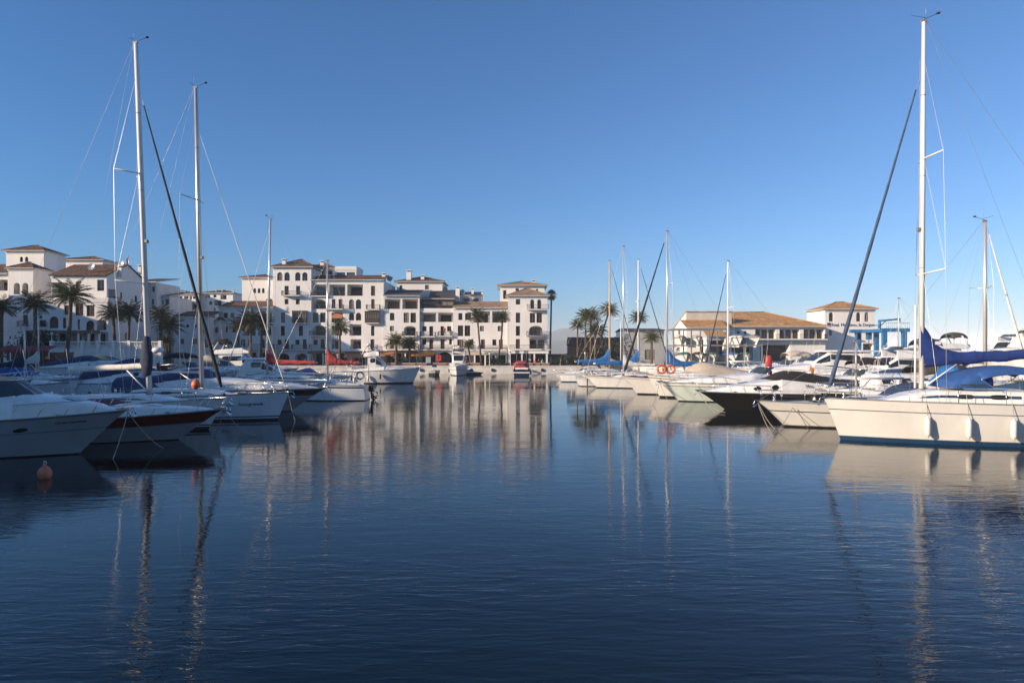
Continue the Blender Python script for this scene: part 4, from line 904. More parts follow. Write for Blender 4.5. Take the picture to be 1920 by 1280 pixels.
    for i in range(spread):
        fz = (i + 1) / (spread + 1) * (.94 if spread > 1 else 1.15); z = zb + H * fz; ww = (spr_w or cy) * (.92 - .18 * i)
        for sd_ in (-1, 1):
            s2 = MB(); s2.tube([(mz(z), sd_ * mr, z), (mz(z) + sweep, sd_ * ww, z + .10)], [.045, .028], mastm, 6); s2.build('spreader', mo)
        sp_t.append((z + .10, ww))
    htop = zb + H * (.97 if genoa is None or gen_top > .93 else gen_top + .03)
    for sd_ in (-1, 1):
        s2 = MB(); s2.tube([(xs_, sd_ * cy, zd)] + [(mz(z) + sweep, sd_ * ww, z) for z, ww in sp_t] + [(mz(htop), sd_ * mr, ztop - .1 if spread < 2 else htop)], wr, 'wire', 4, False)
        if sp_t: s2.tube([(mx - .1, sd_ * cy * .97, zd), (mz(sp_t[0][0]), sd_ * mr, sp_t[0][0] - .15)], wr, 'wire', 4, False)
        if len(sp_t) > 1: s2.tube([(mz(sp_t[0][0]) + sweep, sd_ * sp_t[0][1], sp_t[0][0]), (mz(sp_t[1][0]), sd_ * mr, sp_t[1][0] - .1)], wr * .8, 'wire', 4, False)
        s2.build('shroud', root)
    if near:
        for (a_, b_, c_) in ((.13, .06, .995), (-.14, -.07, .96), (.16, -.05, .9)):
            s2 = MB(); zz = zb + H * c_; s2.tube([(mz(zb) + a_, b_, zb + .2), (mz(zz) + a_ * .8, b_, zz)], .007, 'rope', 4, False); s2.build('halyard', mo)
    s2 = MB(); ps = hl.pt(0, 1, 0); s2.tube([(mz(ztop) - .1, 0, ztop + .05), (ps.x + .3, 0, ps.z + 2.2), (ps.x + .1, .5, ps.z + .1)], wr, 'wire', 4, False); s2.tube([(ps.x + .3, 0, ps.z + 2.2), (ps.x + .1, -.5, ps.z + .1)], wr, 'wire', 4, False); s2.build('backstay', root)
    zf = zb + H * gen_top; fpt = Vector((L / 2 - .12, 0, fb + .1)); ft = Vector((mz(zf) + mr, 0, zf if genoa else ztop - .1))
    if genoa:
        g = MB(); k = 30; d = ft - fpt; pts = [fpt + d * (.03 + .92 * i / k) for i in range(k + 1)]
        g.tube(pts, [gen_w * (1.25 - .85 * (i / k)) * (1 + .10 * math.sin(i * 2.3)) * (0.55 if i == 0 else 1) for i in range(k + 1)], genoa, 9); go = g.build('furled_genoa', root)
        g = MB(); g.tube([ft, fpt], wr * 1.2, 'wire', 4, False); g.lathe([(.05, 0), (.09, .03), (.09, .14), (.05, .17)], fpt, 'iron', 10); g.build('forestay', root)
    else:
        g = MB(); g.tube([ft, fpt], wr * 1.3, 'wire', 4, False); g.build('forestay', root)
    # boom with cover
    bl = boomlen or (L * .36); bz = boomz or (zb + .95); x1 = mx - mr - bl; bt = boomtop or bz
    b = MB(); b.tube([(mx - mr, 0, bz), (x1, 0, bt)], [.07, .06], mastm, 8); bo = b.build('boom', root)
    b = MB(); b.tube([(mx - mr, 0, zb + .1), (mx - bl * .3, 0, bz + (bt - bz) * .3 - .05)], .035, mastm, 6); b.build('boom_vang', root)
    b = MB(); b.tube([(x1, 0, bt), (mz(ztop) - .12, 0, ztop)], wr * .7, 'wire', 4, False); b.tube([(x1 + .5, 0, bt - .05), (x1 + .3, 0, hl.fs + .3)], .012, 'rope', 4, False); b.build('topping_lift', root)
    if cover:
        n = 16; pts = []
        for i in range(n + 1):
            q = i / n; x = mx + mr * .6 - (bl * .97 + mr * .6) * q; zc = bz + (bt - bz) * q
            top = zc + (cover_h * (cthick - .33 * q) + cover_h * 2.0 * math.exp(-(q * bl) ** 1.5 / .5)) + .03 * math.sin(i * 2.1); pts.append((x, top, zc - .16 - .03 * math.sin(i * 1.3), .17 - .05 * q + .02 * math.sin(i * 1.9) - (.05 if i == 0 else 0)))
        scv = sailcover(pts, cover).build('sail_cover', bo)
        if near:
            for i in range(3, n, 2):
                x, zt, zb2, w_ = pts[i]; tie = MB(); zm, hh = (zt + zb2) / 2, (zt - zb2) / 2 + .012; sc_ = [[(x + dx, (w_ + .012) * math.sin(a), zm + hh * math.cos(a)) for a in [2 * math.pi * k / 14 for k in range(14)]] for dx in (-.02, .02)]
                tie.loft(sc_, 'canvas_navy', closed=True, cap=(False, False)); tie.build('tie', scv)
    if pole:
        b = MB(); b.tube([(mx + .22, -.12, zb + .05), (mx + .2, -.12, zb + 3.9)], .05, 'alu_white', 8); b.build('spinnaker_pole', root)
    if radar:
        b = MB(); b.lathe([(.04, -.14), (.26, -.12), (.31, 0), (.24, .12), (.04, .15)], (mx + mr + .34, 0, radar), 'gel_cool', 14); b.tube([(mx, 0, radar - .1), (mx + .4, 0, radar - .16)], .03, 'rub_grey', 5); b.build('radar_dome', mo)
    # sprayhood, bimini
    if hoodx: canopy(root, hoodx[0], hoodx[1], hl.hb(hl.t(hoodx[1])) * .6, hoodx[2], .3, hoodx[3], hood, 'sprayhood', win='tint_glass')
    elif hood: canopy(root, xa + .85, xa - .75, hl.hb(hl.t(xa)) * .66, hl.sh(hl.t(xa)) + .2, .35, 1.0, hood, 'sprayhood', win='tint_glass')
    if bimx: canopy(root, bimx[0], bimx[1], hl.hb(hl.t(bimx[1])) * .74, bimx[2], .7, bimx[3], bimini, 'bimini', open_=True)
    elif bimini: canopy(root, xa - 1.2, xa - 3.2, hl.hb(hl.t(xa - 2)) * .8, hl.fs + .2, 1.5, 1.75, bimini, 'bimini', open_=True)
    if rail:
        guard(root, hl, .60, wire=True)
        pulpit(root, hl)
    hh = MB(); xh = mx + L * .2; zz = hl.sh(hl.t(xh)); hh.box(xh - .3, xh + .3, -.3, .3, zz + .03, zz + .09, 'tint_glass'); hh.build('deck_hatch', root)
    if near:
        an = MB(); an.tube([(L / 2 - .5, .1, fb + .05), (L / 2 + .18, .1, fb + .06), (L / 2 + .3, .1, fb - .15)], .03, 'steel', 6); an.poly([(L / 2 + .3, .28, fb - .3), (L / 2 + .3, -.08, fb - .3), (L / 2 + .05, .1, fb - .12)], 'steel'); an.build('anchor', root)
        wn = MB(); wn.lathe([(.1, 0), (.1, .1), (.06, .12), (.06, .2), (.1, .22), (.1, .26)], (L / 2 - .9, 0, fb), 'steel', 10); wn.build('windlass', root)
        for sd_ in (-1, 1):
            wn = MB(); wn.lathe([(.1, 0), (.09, .12), (.07, .14), (.09, .2)], (xa - .4, sd_ * hl.hb(hl.t(xa - .4)) * .7, hl.sh(hl.t(xa - .4)) + .3), 'steel', 10); wn.build('winch', root)
    if fend: fenders(root, hl, fend[0], fend[1], size=fend[2] if len(fend) > 2 else .36, z=fend[3] if len(fend) > 3 else .75)
    SAILS.append((root, hl)); return root, hl, cb, mx
def guard(root, hl, hgt, wire=False, t0=.03, t1=.90, step=1.7):
    n = max(3, int(hl.L * (t1 - t0) / step))
    for sd_ in (-1, 1):
        mb = MB(); tops = []; mids = []
        for i in range(n + 1):
            t = t0 + (t1 - t0) * i / n; p = hl.pt(t, 1, sd_); y = p.y - sd_ * min(.06, abs(p.y) * .5); mb.tube([(p.x, y, p.z), (p.x, y, p.z + hgt)], .013, 'steel', 5); tops.append((p.x, y, p.z + hgt - .01)); mids.append((p.x, y, p.z + hgt * .52))
        r = .006 if wire else .014
        mb.tube(tops, r, 'wire' if wire else 'steel', 4, False); mb.tube(mids, .005, 'wire', 4, False); mb.build('guard_rail', root)
def pulpit(root, hl, hgt=.62):
    mb = MB(); L = hl.L; p = hl.pt(.90, 1, 1); q = hl.pt(.95, 1, 1); top = [(p.x, p.y - .05, p.z + hgt), (q.x, q.y, q.z + hgt), (L / 2 + .05, q.y * .6, hl.fb + hgt), (L / 2 + .12, 0, hl.fb + hgt)]
    top = top + [(x, -y, z) for x, y, z in top[-2::-1]]
    mb.tube(top, .016, 'steel', 6)
    for (x, y, z) in ((p.x, p.y - .05, p.z), (L / 2 - .25, .12, hl.fb)):
        for s2 in (-1, 1): mb.tube([(x, s2 * y, z), (x + .1, s2 * y, z + hgt)], .015, 'steel', 5)
    mb.build('pulpit', root)
def canopy(root, x0, x1, w, z0, h0, h1, m, name, win=None, open_=False, N=10):
    """canvas tunnel: front edge x0 (height h0) to back edge x1 (height h1); open_: roof only on hoops"""
    mb = MB(); secs = []
    for i in range(N + 1):
        q = i / N; x = x0 + (x1 - x0) * q; h = h0 + (h1 - h0) * math.sin(q * math.pi / 2) if not open_ else h0 + (h1 - h0) * math.sin(q * math.pi) ** .7; ww = w * (.82 + .18 * min(1, q * 2.5)) if not open_ else w
        a0 = 0. if not open_ else math.pi * .16
        secs.append([(x, ww * math.copysign(abs(math.cos(a)) ** .55, math.cos(a)), z0 + h * abs(math.sin(a)) ** .6 - (0.02 if k % 2 else 0)) for k, a in enumerate([a0 + (math.pi - 2 * a0) * k / 12 for k in range(13)])])
    mb.loft(secs, m, cap=(not open_, False)); o = mb.build(name, root); o.modifiers.new('thick', 'SOLIDIFY').thickness = .02
    fr_ = MB()
    for i in ((0, N // 2, N) if open_ else (N // 2, N)):
        s = secs[i]; pts = [(x, y * .99, z - .03) for x, y, z in s]
        if open_: pts = [(pts[0][0] * .6 + (x0 + x1) / 2 * .4, pts[0][1], z0)] + pts + [(pts[-1][0] * .6 + (x0 + x1) / 2 * .4, pts[-1][1], z0)]
        fr_.tube(pts, .014, 'steel', 5)
    fr_.build('hoop', o)
    if win and not open_:
        for sd_ in (-1, 1):
            g = MB(); a = []; 
            for i in range(2, N - 1):
                x, y, z = secs[i][0 if sd_ > 0 else 12]; x2, y2, z2 = secs[i][3 if sd_ > 0 else 9]; a.append([(x, y + sd_ * .018, z0 + .12), (x2, y2 + sd_ * .05, z0 + (z2 - z0) * .85)])
            g.loft(a, win, cap=(False, False)); g.build('window', o)
    return o
def motorboat(label, bow, Y, hdg, L, B, rows, style='express', canvas='canvas_navy', fs=None, rake=1.6, top='gel_white', cab=(.42, .9, .8), ports=(), band=None, rail=True, near=True, group='motor boats in the marina', cov_h=1.0, flare=.42, scr=True,
              fend=None, hthick=.1, name='motor_cruiser', cat='motor cruiser', sw=.92, trk=.0, hsc=1., railh=.55, arch=False, pw=2.6, dk='deck'):
    root, h, bw = place(name, label, cat, bow, Y, hdg, L, group)
    fb = Z(bow[1], Y); fs = fs or fb * .75
    hl = Hull(L, B, fb, fs, rake, sw, flare, .38, pw, trk)
    hl.mesh(rows).build('hull', root); hl.deck(dk).build('deck', root); hl.rail(m='rub_grey', r=.035, dz=-.01).build('rub_rail', root)
    t0, t1, ch = cab; xa, xb = hl.x(t0), hl.x(t1)
    st = []
    for q in (0, .25, .5, .75, 1):
        x = xa + (xb - xa) * q; st.append((x, max(.12, hl.hb(hl.t(x)) * (.90 - .12 * q)), hl.sh(hl.t(x)) - .03, ch * (1 - q) ** .75 + .03))
    cb = Cabin(st); cb.mesh(top).build('foredeck', root)
    w, zb, hh = cb.at(xa); zt = zb + hh
    for (f0, f1) in ports: cb.strip(xa + (xb - xa) * f0, xa + (xb - xa) * f1, .25, .68, 'smoke_glass', .014, 10, (.4, .4), 'porthole', root)
    fh = MB(); xh = xa + (xb - xa) * .45; wh, zh, hh2 = cb.at(xh); sl = ch / (xb - xa)
    fh.add([(xh - .3, -.3, zh + hh2 * 1.06 + .3 * sl * .9 + .03), (xh + .3, -.3, zh + hh2 * 1.06 - .3 * sl * .9 + .03), (xh + .3, .3, zh + hh2 * 1.06 - .3 * sl * .9 + .03), (xh - .3, .3, zh + hh2 * 1.06 + .3 * sl * .9 + .03)], [(0, 1, 2, 3)], 'tint_glass'); fh.build('deck_hatch', root)
    # cockpit sides
    cc = MB(); xe = -L / 2 + .35
    for sd_ in (-1, 1):
        secs = []
        for i in range(9):
            q = i / 8; x = xa + (xe - xa) * q; y = hl.hb(hl.t(x)) * .92; z = hl.sh(hl.t(x)) - .02; h1 = max(.25, hh * (1 - .55 * q))
            secs.append([(x, sd_ * y, z), (x, sd_ * (y - .06), z + h1), (x, sd_ * (y - .22), z + h1), (x, sd_ * (y - .26), z)])
        cc.loft(secs, top)
    xq = xe + .25; y = hl.hb(hl.t(xq)) * .9; cc.box(xe, xe + .2, -y, y, hl.fs - .02, hl.fs + max(.25, hh * .45), top); cc.build('cockpit_coaming', root)
    st_ = MB(); st_.box(xa - 1.2, xa - .7, -w * .7, -w * .25, hl.fs, zt + .25, 'gel_cream'); st_.box(xa - .7, xa - .35, -w * .75, w * .75, hl.fs, zt - .02, top); st_.build('helm_seat', root)
    def screen(x, ww, z, back, up, m='tint_glass', fm='steel'):
        g = MB(); lo = []; hi = []
        for k in range(9):
            a = -1 + k / 4; d = (1 - abs(a) ** 2.2); lo.append((x - .9 + .9 * d, a * ww, z)); hi.append((x - .9 - back + .8 * d, a * ww * .86, z + up))
        g.loft([lo, hi], m, cap=(False, False)); o = g.build('windscreen', root); g = MB(); g.tube(hi, .022, fm, 5)
        for k in (0, 3, 5, 8): g.tube([lo[k], hi[k]], .016, fm, 5)
        g.build('frame', o); return hi
    if style == 'express':
        up = .62; hi = screen(xa + .35, w * .9, zt - .04, .75, up)
        if canvas:
            canopy(root, xa - .9, xe + .5, w * .93, zt + .0, up + .02, up + cov_h * .35 + .25, canvas, 'canopy', win=None if canvas == 'canvas_beige' else 'tint_glass')
    elif style == 'open':
        hi = screen(xa + .35, w * .9, zt - .04, .7, .55)
    elif style == 'bimini':
        hi = screen(xa + .35, w * .9, zt - .04, .7, .55); canopy(root, xa - .5, xa - 3.0, w * .92, zt, 1.25, 1.5, canvas, 'bimini', open_=True)
    elif style == 'cover':     # low canvas cover over windscreen and cockpit
        mb = MB(); secs = []; x2 = xe + .1
        for i in range(13):
            q = i / 12; x = xa + .55 + (x2 - xa - .55) * q; ww = min(w * .98, hl.hb(hl.t(x)) * .96) * (.75 + .25 * min(1, q * 4)); z0 = hl.sh(hl.t(x)) + hh * (.95 - .5 * q)
            h1 = cov_h * (math.sin(min(1, q / .28) * math.pi / 2) ** 1.3) * (1 - .55 * max(0, (q - .35) / .65)) + .02
            secs.append([(x, ww * math.copysign(abs(math.cos(a)) ** .7, math.cos(a)), z0 + h1 * abs(math.sin(a)) ** .8 - (.02 if k % 3 == 0 else 0)) for k, a in enumerate([math.pi * k / 12 for k in range(13)])])
        mb.loft(secs, canvas); mb.build('boat_cover', root)
    elif style in ('hardtop', 'fly', 'trawler', 'fisher'):
        hs = {'hardtop': 1.25, 'fly': 1.5, 'trawler': 1.3, 'fisher': 1.35}[style] * hsc; xe2 = xa - (L * {'hardtop': .36, 'fly': .38, 'trawler': .34, 'fisher': .22}[style]); rk = {'hardtop': 1.7, 'fly': 1.2, 'trawler': .25, 'fisher': 1.1}[style]
        zb2 = zt - .08
        hc = Cabin([(xe2, w * .82, zb2 - hh * .4, hs + hh * .4), (xa - rk, w * .84, zb2, hs), (xa - rk * .45, w * .78, zb2, hs * .55), (xa + .1, w * .60, zb2, .05)]) if style != 'trawler' else Cabin([(xe2, w * .8, zb2 - hh * .4, hs + hh * .4), (xa - rk, w * .8, zb2, hs), (xa, w * .74, zb2, hs * .8), (xa + .02, w * .74, zb2, .05)])
        hc.mesh(top, 24).build('deckhouse', root)
        if style == 'trawler':
            for (a, b) in ((xa - 1.15, xa - .35), (xa - 2.4, xa - 1.6), (xa - 3.6, xa - 2.85)): hc.strip(a, b, .36, .76, 'smoke_glass', .014, 10, (.1, .1), 'window', root)
        else:
            hc.strip(xe2 + .3, xa - rk - .06, .46, .84, 'smoke_glass', .014, 10, (.15, 0), 'window', root); hc.strip(xa - rk + .02, xa - .35, .3, .82, 'smoke_glass', .016, 10, (0, .3), 'window', root)
            g = MB(); n = 5; secs = []
            for i in range(n):
                q = i / (n - 1); x = xa - rk * .92 + q * (rk * .72); w2, z2, h2 = hc.at(x); secs.append([(x, w2 * a, z2 + h2 * 1.06 + .03 - abs(a) ** 3 * .07 * h2) for a in (-.72, -.36, 0, .36, .72)])
            g.loft(secs, 'smoke_glass', cap=(False, False)); g.build('windscreen', root)
        ztp = zb2 + hs * 1.05
        if style == 'hardtop':
            r_ = MB(); pr = []
            for (x, ww) in ((xe2 - L * .12, w * .7), (xe2, w * .86), (xa - rk, w * .82), (xa - rk + .35, w * .6)): pr.append([(x, -ww, ztp - .02), (x, -ww * .9, ztp + .1), (x, 0, ztp + .16), (x, ww * .9, ztp + .1), (x, ww, ztp - .02)])
            r_.loft(pr, top); r_.build('hardtop', root)
            for sd_ in (-1, 1):
                a = MB(); x = xe2 - L * .08; a.add([(x - .5, sd_ * w * .8, hl.fs + .2), (x + .5, sd_ * w * .8, hl.fs + .2), (x + 1.3, sd_ * w * .76, ztp), (x + .5, sd_ * w * .76, ztp), (x - .5, sd_ * w * .74, hl.fs + .2), (x + .5, sd_ * w * .74, hl.fs + .2), (x + 1.3, sd_ * w * .7, ztp), (x + .5, sd_ * w * .7, ztp)],
                      [(0, 1, 2, 3), (7, 6, 5, 4), (0, 4, 5, 1), (1, 5, 6, 2), (2, 6, 7, 3), (3, 7, 4, 0)], top); a.build('roof_support', root)
        if style in ('fly', 'fisher'):
            f = MB(); secs = []
            for i in range(9):
                q = i / 8; x = xe2 - (.9 if style == 'fly' else .5) + (xa - rk - xe2 + (.9 if style == 'fly' else .5)) * q; ww = w * (.86 - .2 * max(0, q - .5)); hh3 = .35 + .3 * q
                secs.append([(x, -ww, ztp - .12), (x, -ww * .97, ztp + hh3), (x, -ww * .9, ztp + hh3), (x, -ww * .86, ztp + .02), (x, ww * .86, ztp + .02), (x, ww * .9, ztp + hh3), (x, ww * .97, ztp + hh3), (x, ww, ztp - .12)])
            f.loft(secs, top); f.build('flybridge', root)
            g = MB(); x = xa - rk - .05; g.loft([[(x - .3 * abs(a), a * w * .7, ztp + .6) for a in (-1, -.5, 0, .5, 1)], [(x - .45 - .3 * abs(a), a * w * .66, ztp + .95) for a in (-1, -.5, 0, .5, 1)]], 'tint_glass', cap=(False, False)); g.build('windscreen', root)
            ar = MB(); x = xe2 - .1; ar.tube([(x - .6, -w * .85, ztp + .2), (x, -w * .75, ztp + 1.25), (x, w * .75, ztp + 1.25), (x - .6, w * .85, ztp + .2)], .07, top, 7); ar.build('radar_arch', root)
            rd = MB(); rd.lathe([(.05, -.1), (.28, -.08), (.3, .02), (.2, .12), (.04, .14)], (x, 0, ztp + 1.42), 'gel_white', 12); rd.tube([(x, .4, ztp + 1.25), (x - .2, .4, ztp + 2.9)], .012, 'gel_white', 4); rd.build('radar_dome', root)
            if canvas: canopy(root, xe2 + .9, xe2 - .8, w * .75, ztp, 1.5, 1.75, canvas, 'bimini', open_=True)
        if style == 'trawler' and canvas: canopy(root, xe2 + .3, -L / 2 + .2, w * 1.02, hl.fs + .1, 1.75, 2.05, canvas, 'bimini', open_=True)
    elif style == 'console':
        c = MB(); c.box(-.5, .3, -.4, .4, hl.fs - .1, hl.fs + .75, top); c.build('console', root); g = MB(); g.poly([(.3, -.4, hl.fs + .75), (.3, .4, hl.fs + .75), (.05, .38, hl.fs + 1.2), (.05, -.38, hl.fs + 1.2)], 'tint_glass'); g.build('windscreen', root)
    if arch:
        ar = MB(); x = xe + 1.2; ar.tube([(x - .7, -w * .95, zt - .2), (x, -w * .85, zt + 1.0), (x + .2, -w * .4, zt + 1.15), (x + .2, w * .4, zt + 1.15), (x, w * .85, zt + 1.0), (x - .7, w * .95, zt - .2)], .075, top, 8); ar.build('radar_arch', root)
    if rail:
        n = 7; tops = []; mb = MB()
        for sd_ in (-1, 1):
            tp = []
            for i in range(n + 1):
                t = .42 + .56 * i / n; p = hl.pt(t, 1, sd_); y = p.y * .88; hg = railh * min(1, .25 + i * .35); tp.append((p.x + hg * .55, y * .96, p.z + hg)); 
                if i: mb.tube([(p.x, y, p.z), tp[-1]], .0125, 'steel', 5)
            tops.append(tp)
        mb.tube(tops[0] + [(L / 2 + .25, 0, fb + railh)] + tops[1][::-1], .016, 'steel', 5); mb.build('bow_rail', root)
    if near:
        an = MB(); an.box(L / 2 - .5, L / 2 + .1, -.1, .1, fb - .02, fb + .06, 'steel'); an.tube([(L / 2 - .3, 0, fb + .1), (L / 2 + .22, 0, fb + .08), (L / 2 + .3, 0, fb - .18)], .03, 'steel', 6); an.poly([(L / 2 + .3, .2, fb - .28), (L / 2 + .3, -.2, fb - .28), (L / 2 + .02, 0, fb - .1)], 'steel'); an.build('anchor', root)
        for sd_ in (-1, 1):
            c = MB(); p = hl.pt(.8, 1, sd_); c.box(p.x - .14, p.x + .14, p.y * .86 - .02, p.y * .86 + .02, p.z + .05, p.z + .08, 'steel'); c.box(p.x - .04, p.x + .04, p.y * .86 - .02, p.y * .86 + .02, p.z - .01, p.z + .05, 'steel'); c.build('cleat', root)
    rnd = random.Random(int(bow[0] * 3 + Y)); sdn = 1 if math.cos(R(hdg)) < 0 else -1
    if L > 6:
        for k in range(2):
            an = MB(); xx = xa - .6 - k * .5; an.tube([(xx, w * .6 * (1 - 2 * k), zt + .1), (xx - .3, w * .6 * (1 - 2 * k), zt + 1.3 + rnd.random() * 1.6)], .011, 'gel_white', 4); an.build('antenna', root)
        for k in range(rnd.choice([2, 3, 3])):
            t = .16 + .2 * k + rnd.uniform(-.03, .03); q = hl.pt(t, 1, sdn); p = hl.pt(t, .5, sdn); fz = q.z * rnd.uniform(.45, .6); mf = rnd.choice(['fender_white', 'fender_white', 'gel_navy', 'rubber']); f_ = MB()
            f_.lathe([(.03, -.34), (.08, -.28), (.11, -.22), (.11, .22), (.08, .28), (.03, .34)], (p.x, q.y + sdn * .1, fz), mf, 10); f_.tube([(p.x, q.y + sdn * .08, fz + .3), (p.x, q.y - sdn * .02, q.z + .12)], .012, 'rope', 4); f_.build('fender', root)
        if rnd.random() < .55:
            fl = MB(); xx = -L / 2 + .2; zf = hl.fs + .2; fl.tube([(xx, w * .5, zf), (xx - .3, w * .5, zf + 1.3)], .014, 'steel', 5); fp = fl.build('flag_staff', root); fl = MB(); mf = rnd.choice(['cloth_red', 'awning_orange', 'canvas_navy'])
            fl.loft([[(xx - .28, w * .5, zf + 1.25), (xx - .2, w * .5, zf + .85)], [(xx - .45, w * .5 + .08, zf + 1.05), (xx - .36, w * .5 + .06, zf + .62)], [(xx - .62, w * .5 - .03, zf + .95), (xx - .5, w * .5, zf + .48)]], mf, cap=(False, False)); fl.build('flag', fp)
        cu_ = MB(); mc = rnd.choice(['canvas_navy', 'canvas_sand', 'sail_white', 'canvas_burgundy', 'canvas_blue']); xx = -L / 2 + .6; cu_.box(xx, xx + .55, -w * .7, w * .7, hl.fs + .1, hl.fs + .55, mc); cu_.box(xx - .12, xx + .02, -w * .7, w * .7, hl.fs + .552, hl.fs + .95, mc); cu_.build('cushion', root)
    return root, hl, cb
def hulltext(root, hl, body, t0, f, size, side, m='lettering', shear=0., wid=1.2, off=.012):
    """lettering on the hull side, read from outside; starts at station t0"""
    sg = 1 if side < 0 else -1
    p = hl.pt(t0, f, side); q = hl.pt(clampf(t0 + sg * wid / hl.L), f, side); up = hl.pt(t0, min(1, f + .15), side) - p
    U = q - p; o = text(root, body, (0, 0, 0), size, m, U, 'lettering', .004, shear, up=up)
    mt = o.matrix_basis.copy(); n = Vector((mt[0][2], mt[1][2], mt[2][2])); n = Vector((mt[0][2], mt[1][2], mt[2][2])); dv = max((hl.pt(clampf(t0 + sg * wid / hl.L * i / 8), min(1, f + size * j / hl.sh(t0)), side) - p).dot(n) for i in range(9) for j in (0, .5, 1)); pos = p + n * (off + max(0, dv)); mt = mt.copy(); mt.translation = pos; o.matrix_basis = mt; return o
# ---------------------------------------------------------------- boats: right-hand side
def rows(main='gel_white', boot='boot_black', bt=.08, stripe=None, s0=.84, s1=.88, top=None):
    r = [(0, bt, boot)]
    if stripe: r += [(bt, s0, main), (s0, s1, stripe), (s1, 1, top or main)]
    else: r += [(bt, 1, main)]
    return r
# the big white yacht at the right
r1, h1, c1, m1 = sailboat('large white yacht at right with blue sail cover and white fenders along its hull', (1545, 747), 32.1, 174.5, 14.2, 4.3, (1727.5, 42),
  [(0, .10, 'boot_blue'), (.10, .113, 'scum'), (.113, .74, 'gel_cream'), (.74, .762, 'stripe_grey'), (.762, 1, 'gel_cream')], fs=1.78, rake=.75, genoa='sail_steel', gen_top=.86, gen_w=.085, cover='sail_blue', cover_h=.75, boomlen=5.6, boomz=3.55, boomtop=4.0, cthick=.66, cabaft=-1.2, hoodx=(1.95, .3, 2.5, .85), bimx=(.9, -2.2, 2.45, 1.05),
  hood='canvas_blue', bimini='canvas_blue', mastm='wood_mast' if False else 'alu_white', mr=.115, spread=2, sweep=-.35, fend=((.751, .643, .523), 1, .38, .80), pole=True, stripe='boot_blue', cabh=.62, vane=-1, lean=4)
tx = MB(); tx.box(m1 - .75, m1 - .5, .22, .235, 4.45, 4.6, 'sign_white'); tx.build('cover_patch', r1)
R_ = 'motor boats moored on the right'; RS = 'sailing boats moored on the right'
sailboat('cream sailing boat with coiled ropes on its bow, half hidden behind the large right yacht', (1421, 752), 37.5, 181, 11, 3.4, (1605, 640), [(0, .05, 'boot_black'), (.05, .08, 'scum'), (.08, .62, 'gel_cream'), (.62, .66, 'boot_black'), (.66, 1, 'gel_cream')], fs=1.2, rake=1.5, mr=.05, spread=0, boomlen=2.6, hood='canvas_navy', vane=0, group=RS)
bk_ = motorboat('black hulled motor cruiser with cream top, oval portholes and black canvas cover', (1309, 733), 48.5, 181, 11.4, 3.5, [(0, .72, 'gel_black'), (.72, .80, 'gel_black'), (.80, 1, 'gel_black')], 'cover', 'canvas_black', fs=1.15, rake=1.9, cab=(.53, .96, .95), ports=((.03, .14), (.27, .38)), group=R_, cov_h=.75)
bx_ = bk_[1].L / 2 - 6.95; text(bk_[0], 'Mrs.', (bx_, bk_[1].hb(bk_[1].t(bx_)) * .92 + .02, bk_[1].sh(bk_[1].t(bx_)) + .42), .34, 'lettering', (-1, 0, 0), ext=.004)
mr_ = motorboat('pale mint hulled cruiser with a cream top and raked windscreen', (1236, 716), 56, 180.5, 12, 3.9, [(0, .05, 'boot_black'), (.05, .80, 'gel_mint'), (.80, .83, 'stripe_grey'), (.83, 1, 'gel_white')], 'open', None, fs=1.5, rake=1.6, cab=(.36, .97, .8), group=R_)
sailboat('white sailing yacht with dark furled sail slanting down to its bow and orange lifebuoys aft', (1166, 706), 65, 179, 12, 3.7, (1251, 434), rows('gel_cream', 'boot_black', .07, 'teak', .9, .93), genoa='sail_black', gen_top=.97, gen_w=.11, cover='sail_bright', cover_h=.65, boomlen=4.4, mr=.09, spread=2, rake=1.5, group=RS, vane=0, near=False)
sailboat('white sailing yacht with plain white mast, leftmost tall mast but one on the right', (1096, 704), 76, 180, 11, 3.4, (1169, 462), rows('gel_white', 'boot_black', .08, 'teak', .88, .92), cover='sail_white', boomlen=3.6, mr=.08, spread=2, rake=1.4, group=RS, vane=0, near=False)
sailboat('sailing yacht with bright blue mast cover pointing its bow to the right pontoon', (1262, 700), 80, 0, 11, 3.4, (1197, 487), rows('gel_white', 'boot_black', .08, 'boot_blue', .85, .9), genoa='sail_navy', gen_top=.97, gen_w=.06, cover='sail_bright', cover_h=.75, boomlen=5.2, mr=.10, mastm='alu_white', spread=2, rake=1.3, group=RS, vane=0, near=False)
sailboat('sailing boat with tan wooden mast and blue sail cover on the right', (1200, 694), 91, 0, 10.5, 3.3, (1143, 489), rows('gel_white', 'boot_blue', .1, 'boot_blue', .85, .9), genoa='sail_navy', gen_top=.97, gen_w=.06, cover='sail_bright', cover_h=.8, boomlen=4.6, mr=.11, mastm='wood_mast', spread=1, rake=1.3, group=RS, vane=0, near=False)
sailboat('sailing boat with slim pale mast and a steep dark furled forestay before the boatyard hall', (1318, 700), 66, 180, 9.5, 3.1, (1365, 490), rows('gel_white', 'boot_black', .08, 'boot_blue', .85, .9), genoa='sail_navy', gen_top=.93, gen_w=.06, mr=.08, mastm='alu_white', spread=1, rake=1.2, group=RS, vane=0, near=False, boomlen=3)
sailboat('sailing boat whose bare mast rises behind the blue boom at far right', (1935, 712), 43, 3, 10, 3.3, (1847, 416), rows('gel_white', 'boot_blue', .1), genoa='sail_white', gen_top=.97, gen_w=.08, mr=.12, spread=1, rake=1.2, group=RS, vane=-1, near=False, boomlen=3.4)
sailboat('small sailing boat with the thin mast right of the blue gantry', (1650, 690), 70, 180, 8.5, 2.8, (1685, 560), rows('gel_white', 'boot_black', .1), mr=.05, spread=1, group=RS, vane=0, near=False, rail=False)
